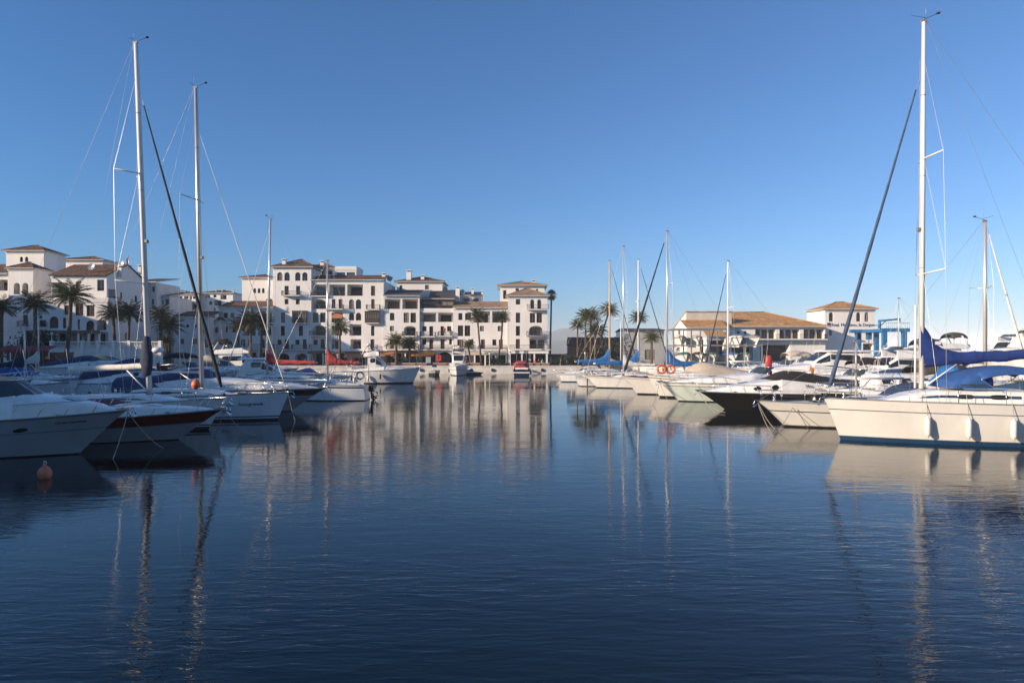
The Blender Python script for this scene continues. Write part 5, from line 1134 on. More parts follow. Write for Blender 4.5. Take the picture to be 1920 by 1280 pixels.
motorboat('white boat with rusty red anchor chain, first in line on the right', (1101, 706), 79, 180, 8.5, 2.9, rows('gel_white', 'boot_black', .1, 'teak', .8, .85), 'cover', 'canvas_sand', rake=1.1, cab=(.4, .9, .4), group=R_, cov_h=.6, near=False)
motorboat('small open white console boat at the far end of the right row', (1040, 700), 98, 181, 6.2, 2.3, rows('gel_white', 'antifoul', .08), 'bimini', 'canvas_navy', rake=.9, cab=(.45, .9, .35), group=R_, near=False, name='console_boat', cat='small boat')
motorboat('cream cruiser with a swept white hardtop and dark side opening', (1383, 697), 67, 180.5, 14, 4.3, rows('gel_cream', 'boot_black', .06), 'hardtop', None, rake=2, cab=(.52, .97, 1.1), group=R_, near=False)
motorboat('black hulled trawler with white windowed cabin and dark olive canopy', (1535, 732), 46, 183, 10, 3.4, [(0, .9, 'gel_black'), (.9, 1, 'gel_cream')], 'trawler', 'canvas_olive', fs=1.25, rake=1.0, cab=(.66, .97, .36), hsc=.72, group=R_, name='trawler')
motorboat('white flybridge cruiser with navy cushions behind the black trawler', (1520, 700), 62, 181, 12, 4, rows('gel_white', 'boot_black', .06), 'fly', 'canvas_navy', rake=1.8, cab=(.5, .97, .8), hsc=.72, group=R_, near=False)
motorboat('white sports cruiser with navy windscreen cover left of the blue gantry', (1545, 681), 78, 180, 12, 3.8, rows('gel_white', 'boot_black', .06), 'hardtop', None, rake=1.8, cab=(.5, .97, .9), group=R_, near=False)
motorboat('white cruiser showing red cushions under the blue gantry', (1630, 683), 76, 182, 11, 3.6, rows('gel_white', 'boot_blue', .08), 'fly', 'canvas_olive', rake=1.6, cab=(.5, .97, .8), group=R_, near=False)
motorboat('white cruiser with teal canvas in front of the boatyard hall', (1405, 684), 80, 180, 10.5, 3.5, rows('gel_white', 'boot_blue', .08), 'express', 'canvas_green', rake=1.6, cab=(.45, .97, .8), group=R_, near=False)
motorboat('white cruiser with sand coloured bimini right of the slim pale mast', (1372, 688), 74, 180, 9.5, 3.3, rows('gel_white', 'boot_black', .08), 'bimini', 'canvas_sand', rake=1.5, cab=(.45, .97, .7), group=R_, near=False)
motorboat('open white motor boat with a dark cover between pale mint cruiser and black cruiser', (1283, 704), 61, 180, 8, 2.8, rows('gel_white', 'boot_black', .08), 'cover', 'canvas_black', rake=1.2, cab=(.45, .95, .5), group=R_, near=False, cov_h=.5)
motorboat('white motor yacht with an arch far out on the right beyond the blue boom', (1783, 657), 88, 185, 12.5, 4, rows('gel_white', 'boot_black', .06), 'fly', 'canvas_sand', fs=2.2, rake=1.6, cab=(.5, .97, 1), group=R_, near=False, arch=True)
motorboat('white wheelhouse cruiser right of the bare mast at far right', (1852, 655), 84, 184, 12, 4, rows('gel_white', 'boot_black', .06), 'trawler', None, rake=1.4, cab=(.68, .97, .8), group=R_, near=False)
motorboat('tall white motor yacht cut by the right edge of the picture', (1893, 668), 58, 175, 15, 4.8, rows('gel_white', 'boot_black', .06), 'fly', 'canvas_black', fs=2.6, rake=1.6, cab=(.6, .97, 1.3), group=R_, near=False)
motorboat('grey cruiser with bright blue tarpaulin behind the mast of the large right yacht', (1702, 714), 38.5, 180, 4.4, 2.0, rows('gel_cream', 'boot_black', .06), 'cover', 'sail_bright', rake=.8, cab=(.5, .97, .4), group=R_, near=False, cov_h=1.0, rail=False)
motorboat('white cruiser with dark bimini behind the cream sailing boat', (1470, 712), 57, 181, 9.5, 3.3, rows('gel_white', 'boot_black', .06), 'bimini', 'canvas_black', rake=1.5, cab=(.45, .97, .7), group=R_, near=False)
motorboat('low white motor boat with navy sprayhood behind the large yacht bow', (1500, 722), 51, 181, 8.5, 3, rows('gel_white', 'boot_black', .06), 'express', 'canvas_navy', rake=1.5, cab=(.45, .97, .55), group=R_, near=False, cov_h=.3)
motorboat('white day boat under a domed beige canvas cover right of the orange lifebuoys', (1212, 702), 60.5, 180, 10, 3.3, rows('gel_cream', 'boot_black', .08, 'teak', .85, .9), 'cover', 'canvas_sand', rake=1.2, cab=(.62, .96, .45), group=R_, near=False, cov_h=1.05)
bt = bpy.data.objects
hulltext(*mr_[:2], '', .5, .5, .1, -1) if False else None
# ---------------------------------------------------------------- boats: left-hand side
L_ = 'motor boats moored on the left'; LS = 'sailing boats moored on the left'
a = motorboat('shaded white motor cruiser with beige canopy and dark oval porthole nearest on the left', (240, 768), 27.8, 5, 11, 3.5, [(0, .03, 'boot_black'), (.03, .60, 'gel_shaded'), (.60, .615, 'stripe_grey'), (.615, .955, 'gel_shaded'), (.955, .985, 'stripe_grey'), (.985, 1, 'gel_white')], 'express', 'canvas_beige',
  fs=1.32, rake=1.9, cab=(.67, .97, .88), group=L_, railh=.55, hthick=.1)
hulltext(a[0], a[1], 'TOP OF THE RANGE', .825, .80, .115, -1, wid=1.2)
pm_ = MB(); xs = []
hl = a[1]
for k in range(16):
    t = 2 * math.pi * k / 16; p = hl.pt(.735 + .022 * math.cos(t), .70 + .055 * math.sin(t), -1); xs.append((p.x, p.y - .014, p.z))
pm_.poly(xs, 'smoke_glass'); pm_.build('porthole', a[0])
b2 = motorboat('low motor boat with dark red band, white deck and burgundy cockpit cover', (421, 766), 32.2, 4, 11, 3.3, [(0, .03, 'boot_black'), (.03, .56, 'gel_grey'), (.56, .60, 'stripe_grey'), (.60, .97, 'gel_red'), (.97, 1, 'gel_white')], 'cover', 'canvas_burgundy', fs=1.0, rake=2.1, cab=(.52, .97, .55), group=L_, cov_h=.35)  # grey lower hull: white darkened, its shade put into the colour
l3 = sailboat('white sailing yacht with tallest left mast, dark furled sail and navy bag round its mast', (424, 747), 36, -8, 13.5, 4.1, (281, 80), [(0, .1, 'boot_black'), (.1, .13, 'gel_white'), (.13, .17, 'boot_black'), (.17, 1, 'gel_white')], fs=1.2, rake=1.0, genoa='sail_black', gen_top=.865, gen_w=.085, cover=None, boomlen=4.6, boomz=3.25, boomtop=3.05,
  mastm='alu_white', mr=.13, spread=2, sweep=-.9, radar=4.2, group=LS, vane=1, spr_w=1.2, lean=-29)
l4 = sailboat('white yacht with name lettering on its hull and the second tallest left mast', (542, 736), 41, -6, 13.5, 4.1, (379, 165), [(0, .08, 'boot_black'), (.08, .12, 'gel_cool'), (.12, .17, 'boot_blue'), (.17, 1, 'gel_cool')], fs=1.35, rake=.7, genoa='sail_white', gen_top=.86, gen_w=.03, boomlen=4.8, mr=.12, spread=2, sweep=-.4, group=LS, hood='canvas_navy', lean=-13)
hulltext(l4[0], l4[1], 'eis,', .775, .58, .30, -1, wid=1.0, shear=.12); hulltext(l4[0], l4[1], 'Sotogrande', .823, .58, .30, -1, wid=1.9, shear=.12); hulltext(l4[0], l4[1], 'BARC', .765, .33, .20, -1, wid=1.0)
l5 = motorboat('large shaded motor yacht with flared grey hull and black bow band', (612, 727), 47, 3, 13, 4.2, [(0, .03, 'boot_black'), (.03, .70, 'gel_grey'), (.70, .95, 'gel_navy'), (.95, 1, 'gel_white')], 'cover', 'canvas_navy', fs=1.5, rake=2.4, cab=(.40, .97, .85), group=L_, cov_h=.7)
l6 = sailboat('small white sailing boat lying stern out with red sail cover and an outboard hanging aft', (498, 716), 57.5, 180, 8.6, 2.9, (614, 489), [(0, .06, 'boot_black'), (.06, .82, 'gel_cool'), (.82, .92, 'gel_navy'), (.92, 1, 'gel_cool')], fs=1.25, rake=1.0, cover='sail_red', cover_h=.5, boomlen=2.7, boomz=3.1, mr=.085, spread=1, group=LS, vane=0, trk=.15)
l6b = sailboat('white sailing boat with longer red sail cover and alloy mast, third tallest left mast', (420, 706), 64, 180, 11.5, 3.5, (501, 411), rows('gel_cool', 'boot_black', .07, 'boot_blue', .85, .9), cover='sail_red', cover_h=.55, boomlen=4.6, boomz=3.0, mr=.11, spread=2, rake=1.1, group=LS, vane=.6, near=False, genoa='sail_white', gen_top=.93, gen_w=.04, lean=6)
l7 = motorboat('white sport fishing cruiser with raised bridge and dark side window lying mid harbour', (788, 689), 86.5, 1, 9.6, 3.3, [(0, .09, 'boot_black'), (.09, 1, 'gel_white')], 'fisher', None, fs=1.5, rake=.9, cab=(.55, .97, .45), group=L_, flare=.35, near=True)
motorboat('white cruiser with navy cover and navy bimini behind the nearest left cruiser', (130, 716), 44, 2, 10, 3.3, rows('gel_cool', 'boot_black', .06), 'bimini', 'canvas_navy', rake=1.5, cab=(.42, .97, .6), group=L_, near=False)
motorboat('grey white boat with blue covered console behind the white boom', (170, 706), 52, 2, 8.5, 3, rows('gel_cool', 'boot_black', .06), 'cover', 'canvas_blue', rake=1.4, cab=(.42, .97, .5), group=L_, near=False, cov_h=.9)
motorboat('long grey white boat under a navy cover behind the boom of the tallest left mast', (275, 676), 72, 2, 10.5, 3.4, rows('gel_cool', 'boot_black', .06), 'cover', 'canvas_navy', rake=2, cab=(.5, .97, .5), cov_h=.7, group=L_, near=False)
motorboat('motor boat under a large navy tarpaulin between the two tallest left masts', (420, 702), 50, 2, 10, 3.3, rows('gel_cool', 'boot_black', .06), 'cover', 'canvas_navy', rake=1.6, cab=(.42, .97, .7), group=L_, near=False, cov_h=1.1)
motorboat('white cruiser with black bimini left of the red covered booms', (480, 693), 70, 2, 10, 3.3, rows('gel_white', 'boot_black', .06), 'bimini', 'canvas_black', rake=1.5, cab=(.42, .97, .7), group=L_, near=False)
motorboat('white motor boat with black screens below the longer red sail cover', (610, 700), 68, 2, 8.5, 3, rows('gel_white', 'boot_black', .06), 'hardtop', None, rake=1.4, cab=(.5, .97, .5), group=L_, near=False)
motorboat('small white cabin boat with blue cover below the shorter red sail cover', (660, 704), 74, 2, 7.5, 2.7, rows('gel_white', 'boot_black', .06), 'cover', 'canvas_blue', rake=1.2, cab=(.42, .97, .5), group=L_, near=False, cov_h=.7)
motorboat('white cruiser with green canvas far back on the left', (330, 690), 78, 2, 9.5, 3.2, rows('gel_white', 'boot_black', .06), 'express', 'canvas_green', rake=1.5, cab=(.42, .97, .7), group=L_, near=False)
motorboat('white flybridge boat far back left of the third mast', (560, 690), 84, 2, 10.5, 3.5, rows('gel_white', 'boot_black', .06), 'fly', 'canvas_black', rake=1.5, cab=(.5, .97, .7), group=L_, near=False)
motorboat('white boat with sand canvas behind the red covered booms', (520, 688), 80, 2, 9, 3, rows('gel_white', 'boot_black', .06), 'express', 'canvas_sand', rake=1.5, cab=(.42, .97, .6), group=L_, near=False)
motorboat('dark blue hulled boat at the far left behind the beige canopy', (60, 712), 39, 4, 9, 3.1, rows('gel_navy', 'boot_black', .06), 'bimini', 'canvas_black', rake=1.5, cab=(.42, .97, .6), group=L_, near=False)
sailboat('sailing boat with thin sunlit mast at the far left edge', (150, 712), 48, 0, 9.5, 3.1, (46, 610), rows('gel_cool', 'boot_black', .07), mr=.06, spread=0, group=LS, vane=0, near=False, boomlen=2.6, cover='sail_navy', cover_h=.4)
sailboat('sailing boat with thin grey mast before the dark ivy mass', (165, 700), 60, 0, 10, 3.2, (72, 590), rows('gel_cool', 'boot_black', .07), mr=.06, spread=0, group=LS, vane=0, near=False, boomlen=3, cover='sail_white', cover_h=.4)
# boats along the far quay
def far(label, px0, px1, py, wy, Y, hdg, L, B, **k): return None
QB = 'small boats at the far quay'
fq = motorboat('white cabin cruiser facing the camera at the far quay', (855, 686), 110, -90, 9, 3.2, [(0, .07, 'boot_black'), (.07, .62, 'gel_cool'), (.62, .66, 'gel_navy'), (.66, 1, 'gel_cool')], 'fisher', None, rake=1.2, cab=(.55, .97, .6), group=QB, near=False, fs=1.3)
fr = motorboat('dark hulled boat with red canvas cover lying stern to at the far quay', (977, 690), 116, 90, 7, 2.9, [(0, .45, 'gel_navy'), (.45, .62, 'gel_white'), (.62, 1, 'gel_navy')], 'cover', 'sail_red', rake=1.2, cab=(.5, .97, .6), group=QB, near=False, fs=1.1, cov_h=.8)
motorboat('small grey inflatable boat moored left of the white cabin cruiser at the far quay', (816, 694), 112, -80, 4.5, 2, [(0, .5, 'rubber'), (.5, 1, 'gel_grey')], 'console', None, rake=.7, cab=(.5, .95, .15), rail=False, group=QB, near=False, fs=.6, name='inflatable_boat', cat='small boat')
motorboat('tiny rowing dinghy with blue cover at the far quay', (907, 698), 116, 0, 3.2, 1.4, [(0, 1, 'gel_navy')], 'cover', 'canvas_blue', rake=.5, cab=(.3, .95, .2), rail=False, group=QB, near=False, fs=.4, name='dinghy', cat='small boat', cov_h=.5)
# ---------------------------------------------------------------- small things
def tilt(o, deg):  # a slight heel
    o.rotation_euler = (R(deg), 0, o.rotation_euler[2])
tilt(l3[0], 0.0)
# parts on the big left yacht: navy bag on the mast, its long pale boom
rt = l3[0]; hl3 = l3[1]; mx3 = l3[3]
b = MB(); secs = []
mx3 -= .12
for (z, a_, c_) in ((2.75, .14, .16), (2.85, .20, .24), (3.4, .22, .34), (3.9, .20, .36), (4.5, .19, .24), (4.95, .15, .16)):
    secs.append([(mx3 - .06 + c_ * math.cos(t) * (1 + .08 * math.sin(3 * t + z)), a_ * math.sin(t), z) for t in [2 * math.pi * k / 12 for k in range(12)]])
b.loft(secs, 'sail_navy', closed=True); b.build('mast_bag', rt)
b = MB(); secs = []
for i in range(9):
    q = i / 8; x = mx3 - .15 - 4.5 * q; z = 3.32 - .2 * q
    secs.append([(x, .16 * math.cos(t), z + .15 * math.sin(t) * (1 + .25 * (math.sin(t) > 0)) + .01 * math.sin(i * 2)) for t in [2 * math.pi * k / 10 for k in range(10)]])
b.loft(secs, 'sail_white', closed=True); b.build('sail_cover', rt)
o = MB(); o.lathe([(.03, -.24), (.14, -.2), (.22, -.05), (.22, .06), (.15, .2), (.06, .25), (.03, .33)], (0, 0, 0), 'buoy_orange', 14)
Yb = 35.2; tag(o.build('ball_fender', loc=(X(367, Yb), Yb, Z(721, Yb))), 'orange ball fender on the deck beside the second left mast', 'fender')
# mooring buoy
Yb = 22.4; o = MB(); o.lathe([(.02, -.3), (.13, -.24), (.20, -.1), (.205, .05), (.15, .17), (.055, .24), (.045, .31), (.02, .32)], (0, 0, 0), 'buoy_pink', 18)
bo = o.build('mooring_buoy', loc=(X(84, Yb), Yb, .16)); tag(bo, 'faded pink mooring buoy floating alone at lower left', 'buoy')
o = MB(); o.torus((0, 0, .35), .045, .013, 'steel', 12, 6); o.build('ring', bo)
# lifebuoys on the right
for i, (px, lb) in enumerate(((1240.5, 'orange lifebuoy on the right deck, left one of the pair'), (1257.5, 'orange lifebuoy on the right deck, right one of the pair'))):
    Yb = 57.0 + i * .05; o = MB(); o.torus((0, 0, 0), .33, .085, 'buoy_orange', 24, 8)
    for a_ in (45, 135, 225, 315): o.torus((.33 * math.cos(R(a_)), 0, .33 * math.sin(R(a_))), .088, .012, 'gel_white', 10, 4)
    tag(o.build('lifebuoy', loc=(X(px, Yb), Yb, Z(692, Yb))), lb, 'lifebuoy', 'orange lifebuoys')
# stern gear on the red covered boat: outboard hanging aft
rt, hl6 = l6[0], l6[1]; xs_ = -hl6.L / 2
o = MB(); o.box(xs_ - .45, xs_ - .12, -.16, .16, .75, 1.25, 'rubber'); o.tube([(xs_ - .3, 0, .8), (xs_ - .35, 0, .1)], .07, 'rubber', 8); o.lathe([(.02, -.03), (.2, -.02), (.2, .02), (.02, .03)], (xs_ - .5, 0, .12), 'rubber', 8, 'x'); o.box(xs_ - .14, xs_ - .02, -.12, .12, .8, 1.05, 'steel'); o.build('outboard', rt)
o = MB(); rnd = random.Random(4)
for i in range(26):
    p = Vector((xs_ - .55 + rnd.uniform(-.2, .25), rnd.uniform(-.25, .25), .5 + rnd.uniform(-.45, .35))); q = p + Vector((rnd.uniform(-.3, .3), rnd.uniform(-.2, .2), rnd.uniform(-.3, .3))); o.tube([p, q], .035, 'rope_old', 5)
o.build('rope_bundle', rt)
o = MB(); o.torus((xs_ + .9, -1.15, 2.0), .3, .08, 'rub_grey', 20, 8); o.build('wheel_cover', rt)
o = MB(); o.tube([(xs_ + .1, -.9, 1.2), (xs_ + .1, -.9, 3.0)], .02, 'wood_brown', 5); o.build('flag_pole', rt)
# red outboard standing on the right
Yb = 60.0; t = thing('outboard_motor', 'bright red outboard motor standing among the right hand boats', 'outboard motor', (X(1441, Yb), Yb, .55))
z0 = Z(710, Yb) - .55; z1 = Z(666, Yb) - .55; hh = z1 - z0
o = MB(); secs = []
for (f, a_, b_) in ((.42, .20, .16), (.48, .27, .22), (.75, .28, .23), (.93, .24, .2), (1, .14, .12)): secs.append([(a_ * math.copysign(abs(math.cos(q)) ** .6, math.cos(q)), b_ * math.copysign(abs(math.sin(q)) ** .6, math.sin(q)), z0 + hh * f) for q in [2 * math.pi * k / 12 for k in range(12)]])
o.loft(secs, 'red_plastic', closed=True); o.build('cowling', t)
o = MB(); o.tube([(0, 0, z0 + hh * .42), (.03, 0, z0 + hh * .1)], [.15, .1], 'red_plastic', 8); o.tube([(0, .1, z0 + hh * .5), (0, .3, -.2)], .03, 'steel', 6); o.tube([(.03, 0, z0 + hh * .12), (.04, 0, -.3)], [.1, .05], 'rubber', 8); o.build('leg', t)
# mooring lines
ML = [((240, 772, 27.9), (208, 870, 26.2), 'pale line from the nearest left bow to water, left one'), ((240, 772, 27.9), (315, 845, 29.5), 'slack line from the nearest left bow running right into water'), ((421, 766, 32.3), (480, 812, 33.5), 'line from the red banded bow running right into water'), ((421, 766, 32.3), (402, 815, 33), 'steep line below the red banded bow'),
      ((541, 738, 41), (556, 800, 40.5), 'line below the bow of the lettered white yacht'), ((612, 727, 47), (650, 775, 46), 'long line from the flared grey bow running right'), ((600, 730, 47), (628, 772, 46.5), 'shorter line beside the flared grey bow'),
      ((1421, 755, 37.4), (1450, 820, 35), 'line from the cream bow to water, left one'), ((1423, 757, 37.4), (1466, 815, 36), 'line from the cream bow to water, middle one'), ((1490, 755, 37.2), (1520, 806, 35.6), 'dark line along the cream hull'), ((1490, 755, 37.2), (1447, 818, 34.6), 'line from the cream hull slanting left to water'),
      ((1309, 735, 48.5), (1360, 770, 45), 'line from the black bow running right to water'), ((1312, 737, 48.5), (1345, 775, 45), 'steep line below the black bow'), ((1236, 718, 56), (1222, 762, 51), 'line from the pale mint bow slanting left'), ((1238, 718, 56), (1262, 757, 52), 'line from the pale mint bow running right'),
      ((1166, 708, 65), (1137, 745, 60), 'line from the bow under the dark furled sail'), ((1101, 707, 79), (1102, 729, 74), 'rusty chain hanging from the first right hand bow')]
for i, (p, q, lb) in enumerate(ML):
    mooring(lb, (X(p[0], p[2]), p[2], Z(p[1], p[2])), (X(q[0], q[2]), q[2], max(-.15, Z(q[1], q[2]) - .1)), .12 + .1 * (i % 3), .016 if i != 16 else .07, 'rope' if i not in (9, 16) else 'rope_old')
# boarding planks stowed on the black bow, stick-like
# ---------------------------------------------------------------- blue boat hoist, boat rack, sheds, quay furniture
Yc = 106.0; t = thing('boat_hoist', 'bright blue travelling boat hoist with a small jib crane beside the white tower', 'boat hoist', (X(1640, Yc), Yc, GZ))
ox_ = X(1640, Yc); zt = Z(622, Yc) - GZ
cr = lambda px: X(px, Yc) - ox_
for px, dy in ((1610, 6.5), (1643, 6.5), (1658, 0), (1695, 0)):
    o = MB(); x = cr(px) if dy == 0 else (X(px, Yc + dy) - ox_); o.box(x - .32, x + .32, dy - .3, dy + .3, .5, zt - .003, 'crane_blue')
    for s_ in (-.55, .55): o.lathe([(.1, -.16), (.42, -.16), (.46, 0), (.42, .16), (.1, .16)], (x + s_, dy, .46), 'rubber', 14, 'y')
    o.box(x - .9, x + .9, dy - .17, dy + .17, .42, .7, 'crane_blue'); o.build('leg', t)
o = MB(); o.box(cr(1652), cr(1704), -.35, .35, zt, zt + .55, 'crane_blue'); o.build('beam', t)
o = MB(); x0, x1 = X(1594, Yc + 6.5) - ox_, X(1652, Yc + 6.5) - ox_; o.box(x0, x1, 6.1, 6.9, zt, zt + .55, 'crane_blue'); o.build('beam', t)
o = MB(); x = cr(1658); o.box(x - .3, x + .3, .36, 6.09, zt + .02, zt + .5, 'crane_blue'); o.build('beam', t)
o = MB(); x = cr(1649); o.tube([(x, 0, zt + .55), (x, 0, zt + 1.75)], .22, 'crane_blue', 8); o.tube([(x - .1, 0, zt + 1.7), (cr(1688), 0, zt + 2.0)], [.2, .12], 'crane_blue', 6); o.tube([(cr(1687), 0, zt + 2.0), (cr(1688), 0, zt + 1.5)], .08, 'crane_blue', 6); o.tube([(x, 0, zt + .8), (cr(1662), 0, zt + 1.75)], .07, 'crane_blue', 6); o.build('jib', t)
o = MB()
for i in range(12):
    x = cr(1660) + (cr(1703) - cr(1660)) * i / 11; o.tube([(x, -.3, zt + .55), (x, -.3, zt + 1.4)], .025, 'steel', 4)
o.tube([(cr(1660), -.3, zt + 1.38), (cr(1703), -.3, zt + 1.38)], .025, 'steel', 4); o.build('railing', t)
for px in (1629, 1608):
    o = MB(); x = X(px, Yc + 6.5) - ox_; o.box(x - .35, x + .35, 6.2, 6.8, zt - 1.1, zt - .003, 'crane_blue'); o.tube([(x, 6.5, zt - 1.1), (x, 6.5, zt - 2.6)], .06, 'iron', 5); o.build('winch', t)
# rack with stored boats
Yk = 109.0; t = thing('boat_rack', 'steel rack of stored boats in front of the boatyard hall', 'boat rack', (X(1262, Yk), Yk, GZ)); o0 = X(1262, Yk); Wk = X(1430, Yk) - o0
zsh = [Z(645, Yk) - GZ, Z(677, Yk) - GZ]
for i in range(6):
    x = .1 + (Wk - .2) * i / 5
    for dy in (0, 5):
        o = MB(); o.box(x - .09, x + .09, dy - .09, dy + .09, 0, Z(616, Yk) - GZ if i < 4 else zsh[0], 'rub_grey'); o.build('post', t)
for z in (zsh[0] - .2, zsh[1] - .2, Z(617, Yk) - GZ):
    for dy in (-.1, 5.1):
        o = MB(); o.box(0, Wk * (1 if z < 5 else .6), dy - .06, dy + .06, z - .1, z + .1, 'rub_grey'); o.build('beam', t)
KS = 'boats stored on the rack'
cols = [('white hull on the upper rack shelf, leftmost', 1282, 0, 'gel_white', 'canvas_sand'), ('white hull with grey cover on the upper rack shelf, second', 1312, 0, 'gel_white', 'canvas_sand'), ('white hull on the upper rack shelf right of the pale mast', 1390, 0, 'gel_white', 'sail_white'), ('white hull with dark cover on the upper rack shelf, rightmost', 1420, 0, 'gel_white', 'rub_grey'),
        ('white bow on the lower rack shelf below a green cover, leftmost', 1290, 1, 'gel_white', 'canvas_green'), ('white bow on the lower rack shelf, second from left', 1318, 1, 'gel_white', 'canvas_olive'), ('white hull with green cover on the lower rack shelf, centre', 1345, 1, 'gel_white', 'canvas_green'), ('blue grey hull on the lower rack shelf right of pale mast', 1378, 1, 'gel_cool', 'canvas_blue'), ('white hull with green cover on the lower rack shelf, rightmost', 1408, 1, 'gel_white', 'canvas_green')]
for lb, px, sh, m, cm in cols:
    r_ = thing('stored_boat', lb, 'small boat', (X(px, Yk), Yk + 2.6, GZ + zsh[sh] + .05), R(-90 + (px % 7) * 3 - 9), KS)
    hx = Hull(5.6, 2.15, 1.15, .85, 1.1, .9, .45, .38, 2.4); mb = MB()
    mb = hx.mesh([(0, .85, m), (.85, 1, 'rub_grey')], m); mb.build('hull', r_); secs = []
    for i in range(11):
        x = -2.75 + 5.1 * i / 10; w_ = hx.hb(hx.t(x)) * 1.02; z = hx.sh(hx.t(x)); hh = .5 * math.sin(math.pi * (i + .5) / 11) ** .7; secs.append([(x, w_ * math.cos(a_), z + hh * math.sin(a_)) for a_ in [math.pi * k / 8 for k in range(9)]])
    mb = MB(); mb.loft(secs, cm); mb.build('boat_cover', r_)
# dark shed and hut between palms and boatyard
def shed(label, px0, px1, py, Y, dep, m, rm, rise=.5, ops=(), cat='shed', name='shed'):
    x0, x1 = X(px0, Y), X(px1, Y); H = Z(py, Y) - GZ; W = x1 - x0; t = thing(name, label, cat, (x0, Y, GZ)); mb = MB(); fc = Face((0, 0, 0), (1, 0, 0), (0, -1, 0))
    oo = [dict(u0=a, u1=b, v0=c, v1=d, dep=.2, back='dark_room') for a, b, c, d in ops]
    facade(mb, fc, W, H, oo, m); mb.poly([(0, 0, 0), (0, dep, 0), (0, dep, H), (0, 0, H)], m); mb.poly([(W, 0, 0), (W, dep, 0), (W, dep, H), (W, 0, H)], m); mb.poly([(0, dep, 0), (W, dep, 0), (W, dep, H), (0, dep, H)], m); mb.build('wall', t)
    for o in oo: window(t, fc, o)
    r = MB(); gable_roof(r, 0, W, 0, dep, H + .004, rise, .4, rm); r.build('roof', t); return t
shed('brick coloured hut with brown roof left of the big shaded palm', 1068, 1112, 648, 136, 6, 'brickish', 'tile_brown', 1.6, ((1, 1.9, .8, 2.2), (2.6, 3.4, .8, 2.2)), 'hut', 'hut')
shed('long low pavilion with a brown roof behind the clump of palms', 1100, 1180, 646, 140, 7, 'plaster_beige', 'tile_brown', 1.4, ((1, 3, .5, 2.6), (4, 6, .5, 2.6)), 'pavilion', 'pavilion')
shed('big grey blue shed with a flat dark roof left of boatyard', 1172, 1245, 620, 138, 12, 'gel_grey', 'slate', .5, ((1, 2.6, 1, 3), (4, 6, 1, 3)))
shed('low dark stone shelter at the right corner of the quay beside end tower', 1029, 1062, 668, 133, 5, 'concrete', 'slate', .3, ((.6, 2.8, .3, 1.6),), 'shelter', 'shelter')
# kiosk with red canopy at far left and promenade balustrade
Yq = 88.0; x0 = X(6, Yq); t = thing('kiosk', 'kiosk under a long dark red awning at the far left', 'kiosk', (x0, Yq, GZ)); W = X(104, Yq) - x0; z1 = Z(648, Yq) - GZ; z0 = Z(656, Yq) - GZ
o = MB(); o.box(.2, W - .2, .3, 4, 0, z0 - .3, 'wood_dark'); o.build('wall', t)
o = MB(); o.add([(0, -1.2, z0), (W, -1.2, z0), (W, .6, z1), (0, .6, z1), (0, 4.4, z1 + .01), (W, 4.4, z1 + .01), (0, -1.2, z0 - .35), (W, -1.2, z0 - .35)], [(0, 1, 2, 3), (3, 2, 5, 4), (0, 6, 7, 1)], 'awning_red'); o.build('awning', t)
for i in range(5):
    o = MB(); x = .1 + (W - .2) * i / 4; o.tube([(x, -1.1, -.02), (x, -1.1, z0 - .02)], .06, 'plaster', 6); o.build('post', t)
Yw = 100.0; x0, x1 = X(96, Yw), X(300, Yw); H = Z(640, Yw) - GZ; t = thing('balustrade', 'white balustraded promenade wall below the arcade front at left', 'wall', (x0, Yw, GZ)); W = x1 - x0
o = MB(); o.box(0, W, 0, .3, 0, H - 1.0, 'plaster_cool'); o.box(-.05, W + .05, -.06, .36, H - .15, H, 'plaster_cool'); o.box(-.05, W + .05, -.06, .36, H - .997, H - .9, 'plaster_cool'); o.build('wall', t)
o = MB(); k = 70
for i in range(k): o.lathe([(.06, 0), (.1, .2), (.05, .5), (.07, .75)], (.15 + (W - .3) * i / (k - 1), .15, H - .9), 'plaster_cool', 6)
tag(o.build('baluster', t), None, kind=None)
for i in range(8):
    o = MB(); x = W * i / 7; o.box(x - .2, x + .2, -.1, .4, 0, H + .12, 'plaster'); o.build('pillar', t)
# parasols, sign boxes, lamp posts, bollards, planters
def parasol(label, px, Y, r, m, py):
    z = Z(py, Y); t = thing('parasol', label, 'parasol', (X(px, Y), Y, GZ if Y > 118 else .62), 0, None); b0 = t.location.z
    o = MB(); o.tube([(0, 0, 0), (0, 0, z - b0 + .1)], .04, 'wood_brown', 6); o.lathe([(.3, 0), (.3, .08), (.08, .12)], (0, 0, 0), 'concrete', 10); o.build('pole', t)
    o = MB(); n = 16; c = [(0, 0, z - b0)] + [(r * (1 if i % 2 == 0 else .96) * math.cos(2 * math.pi * i / n), r * (1 if i % 2 == 0 else .96) * math.sin(2 * math.pi * i / n), z - b0 - r * .42) for i in range(n)] + [(r * math.cos(2 * math.pi * i / n), r * math.sin(2 * math.pi * i / n), z - b0 - r * .42 - .22) for i in range(n)]
    o.add(c, [(0, 1 + i, 1 + (i + 1) % n) for i in range(n)] + [(1 + i, 1 + n + i, 1 + n + (i + 1) % n, 1 + (i + 1) % n) for i in range(n)], m); o.build('canopy', t)
parasol('wide beige parasol beside the blue sail covers on the right', 1140, 121.5, 2.2, 'canvas_sand', 669)
t = thing('sign_box', 'square red lifebuoy box on a post at the far quay', 'sign', (X(822.5, 122.8), 122.8, GZ)); o = MB(); o.tube([(0, 0, 0), (0, 0, 1.2)], .05, 'red_plastic', 6); o.build('post', t)
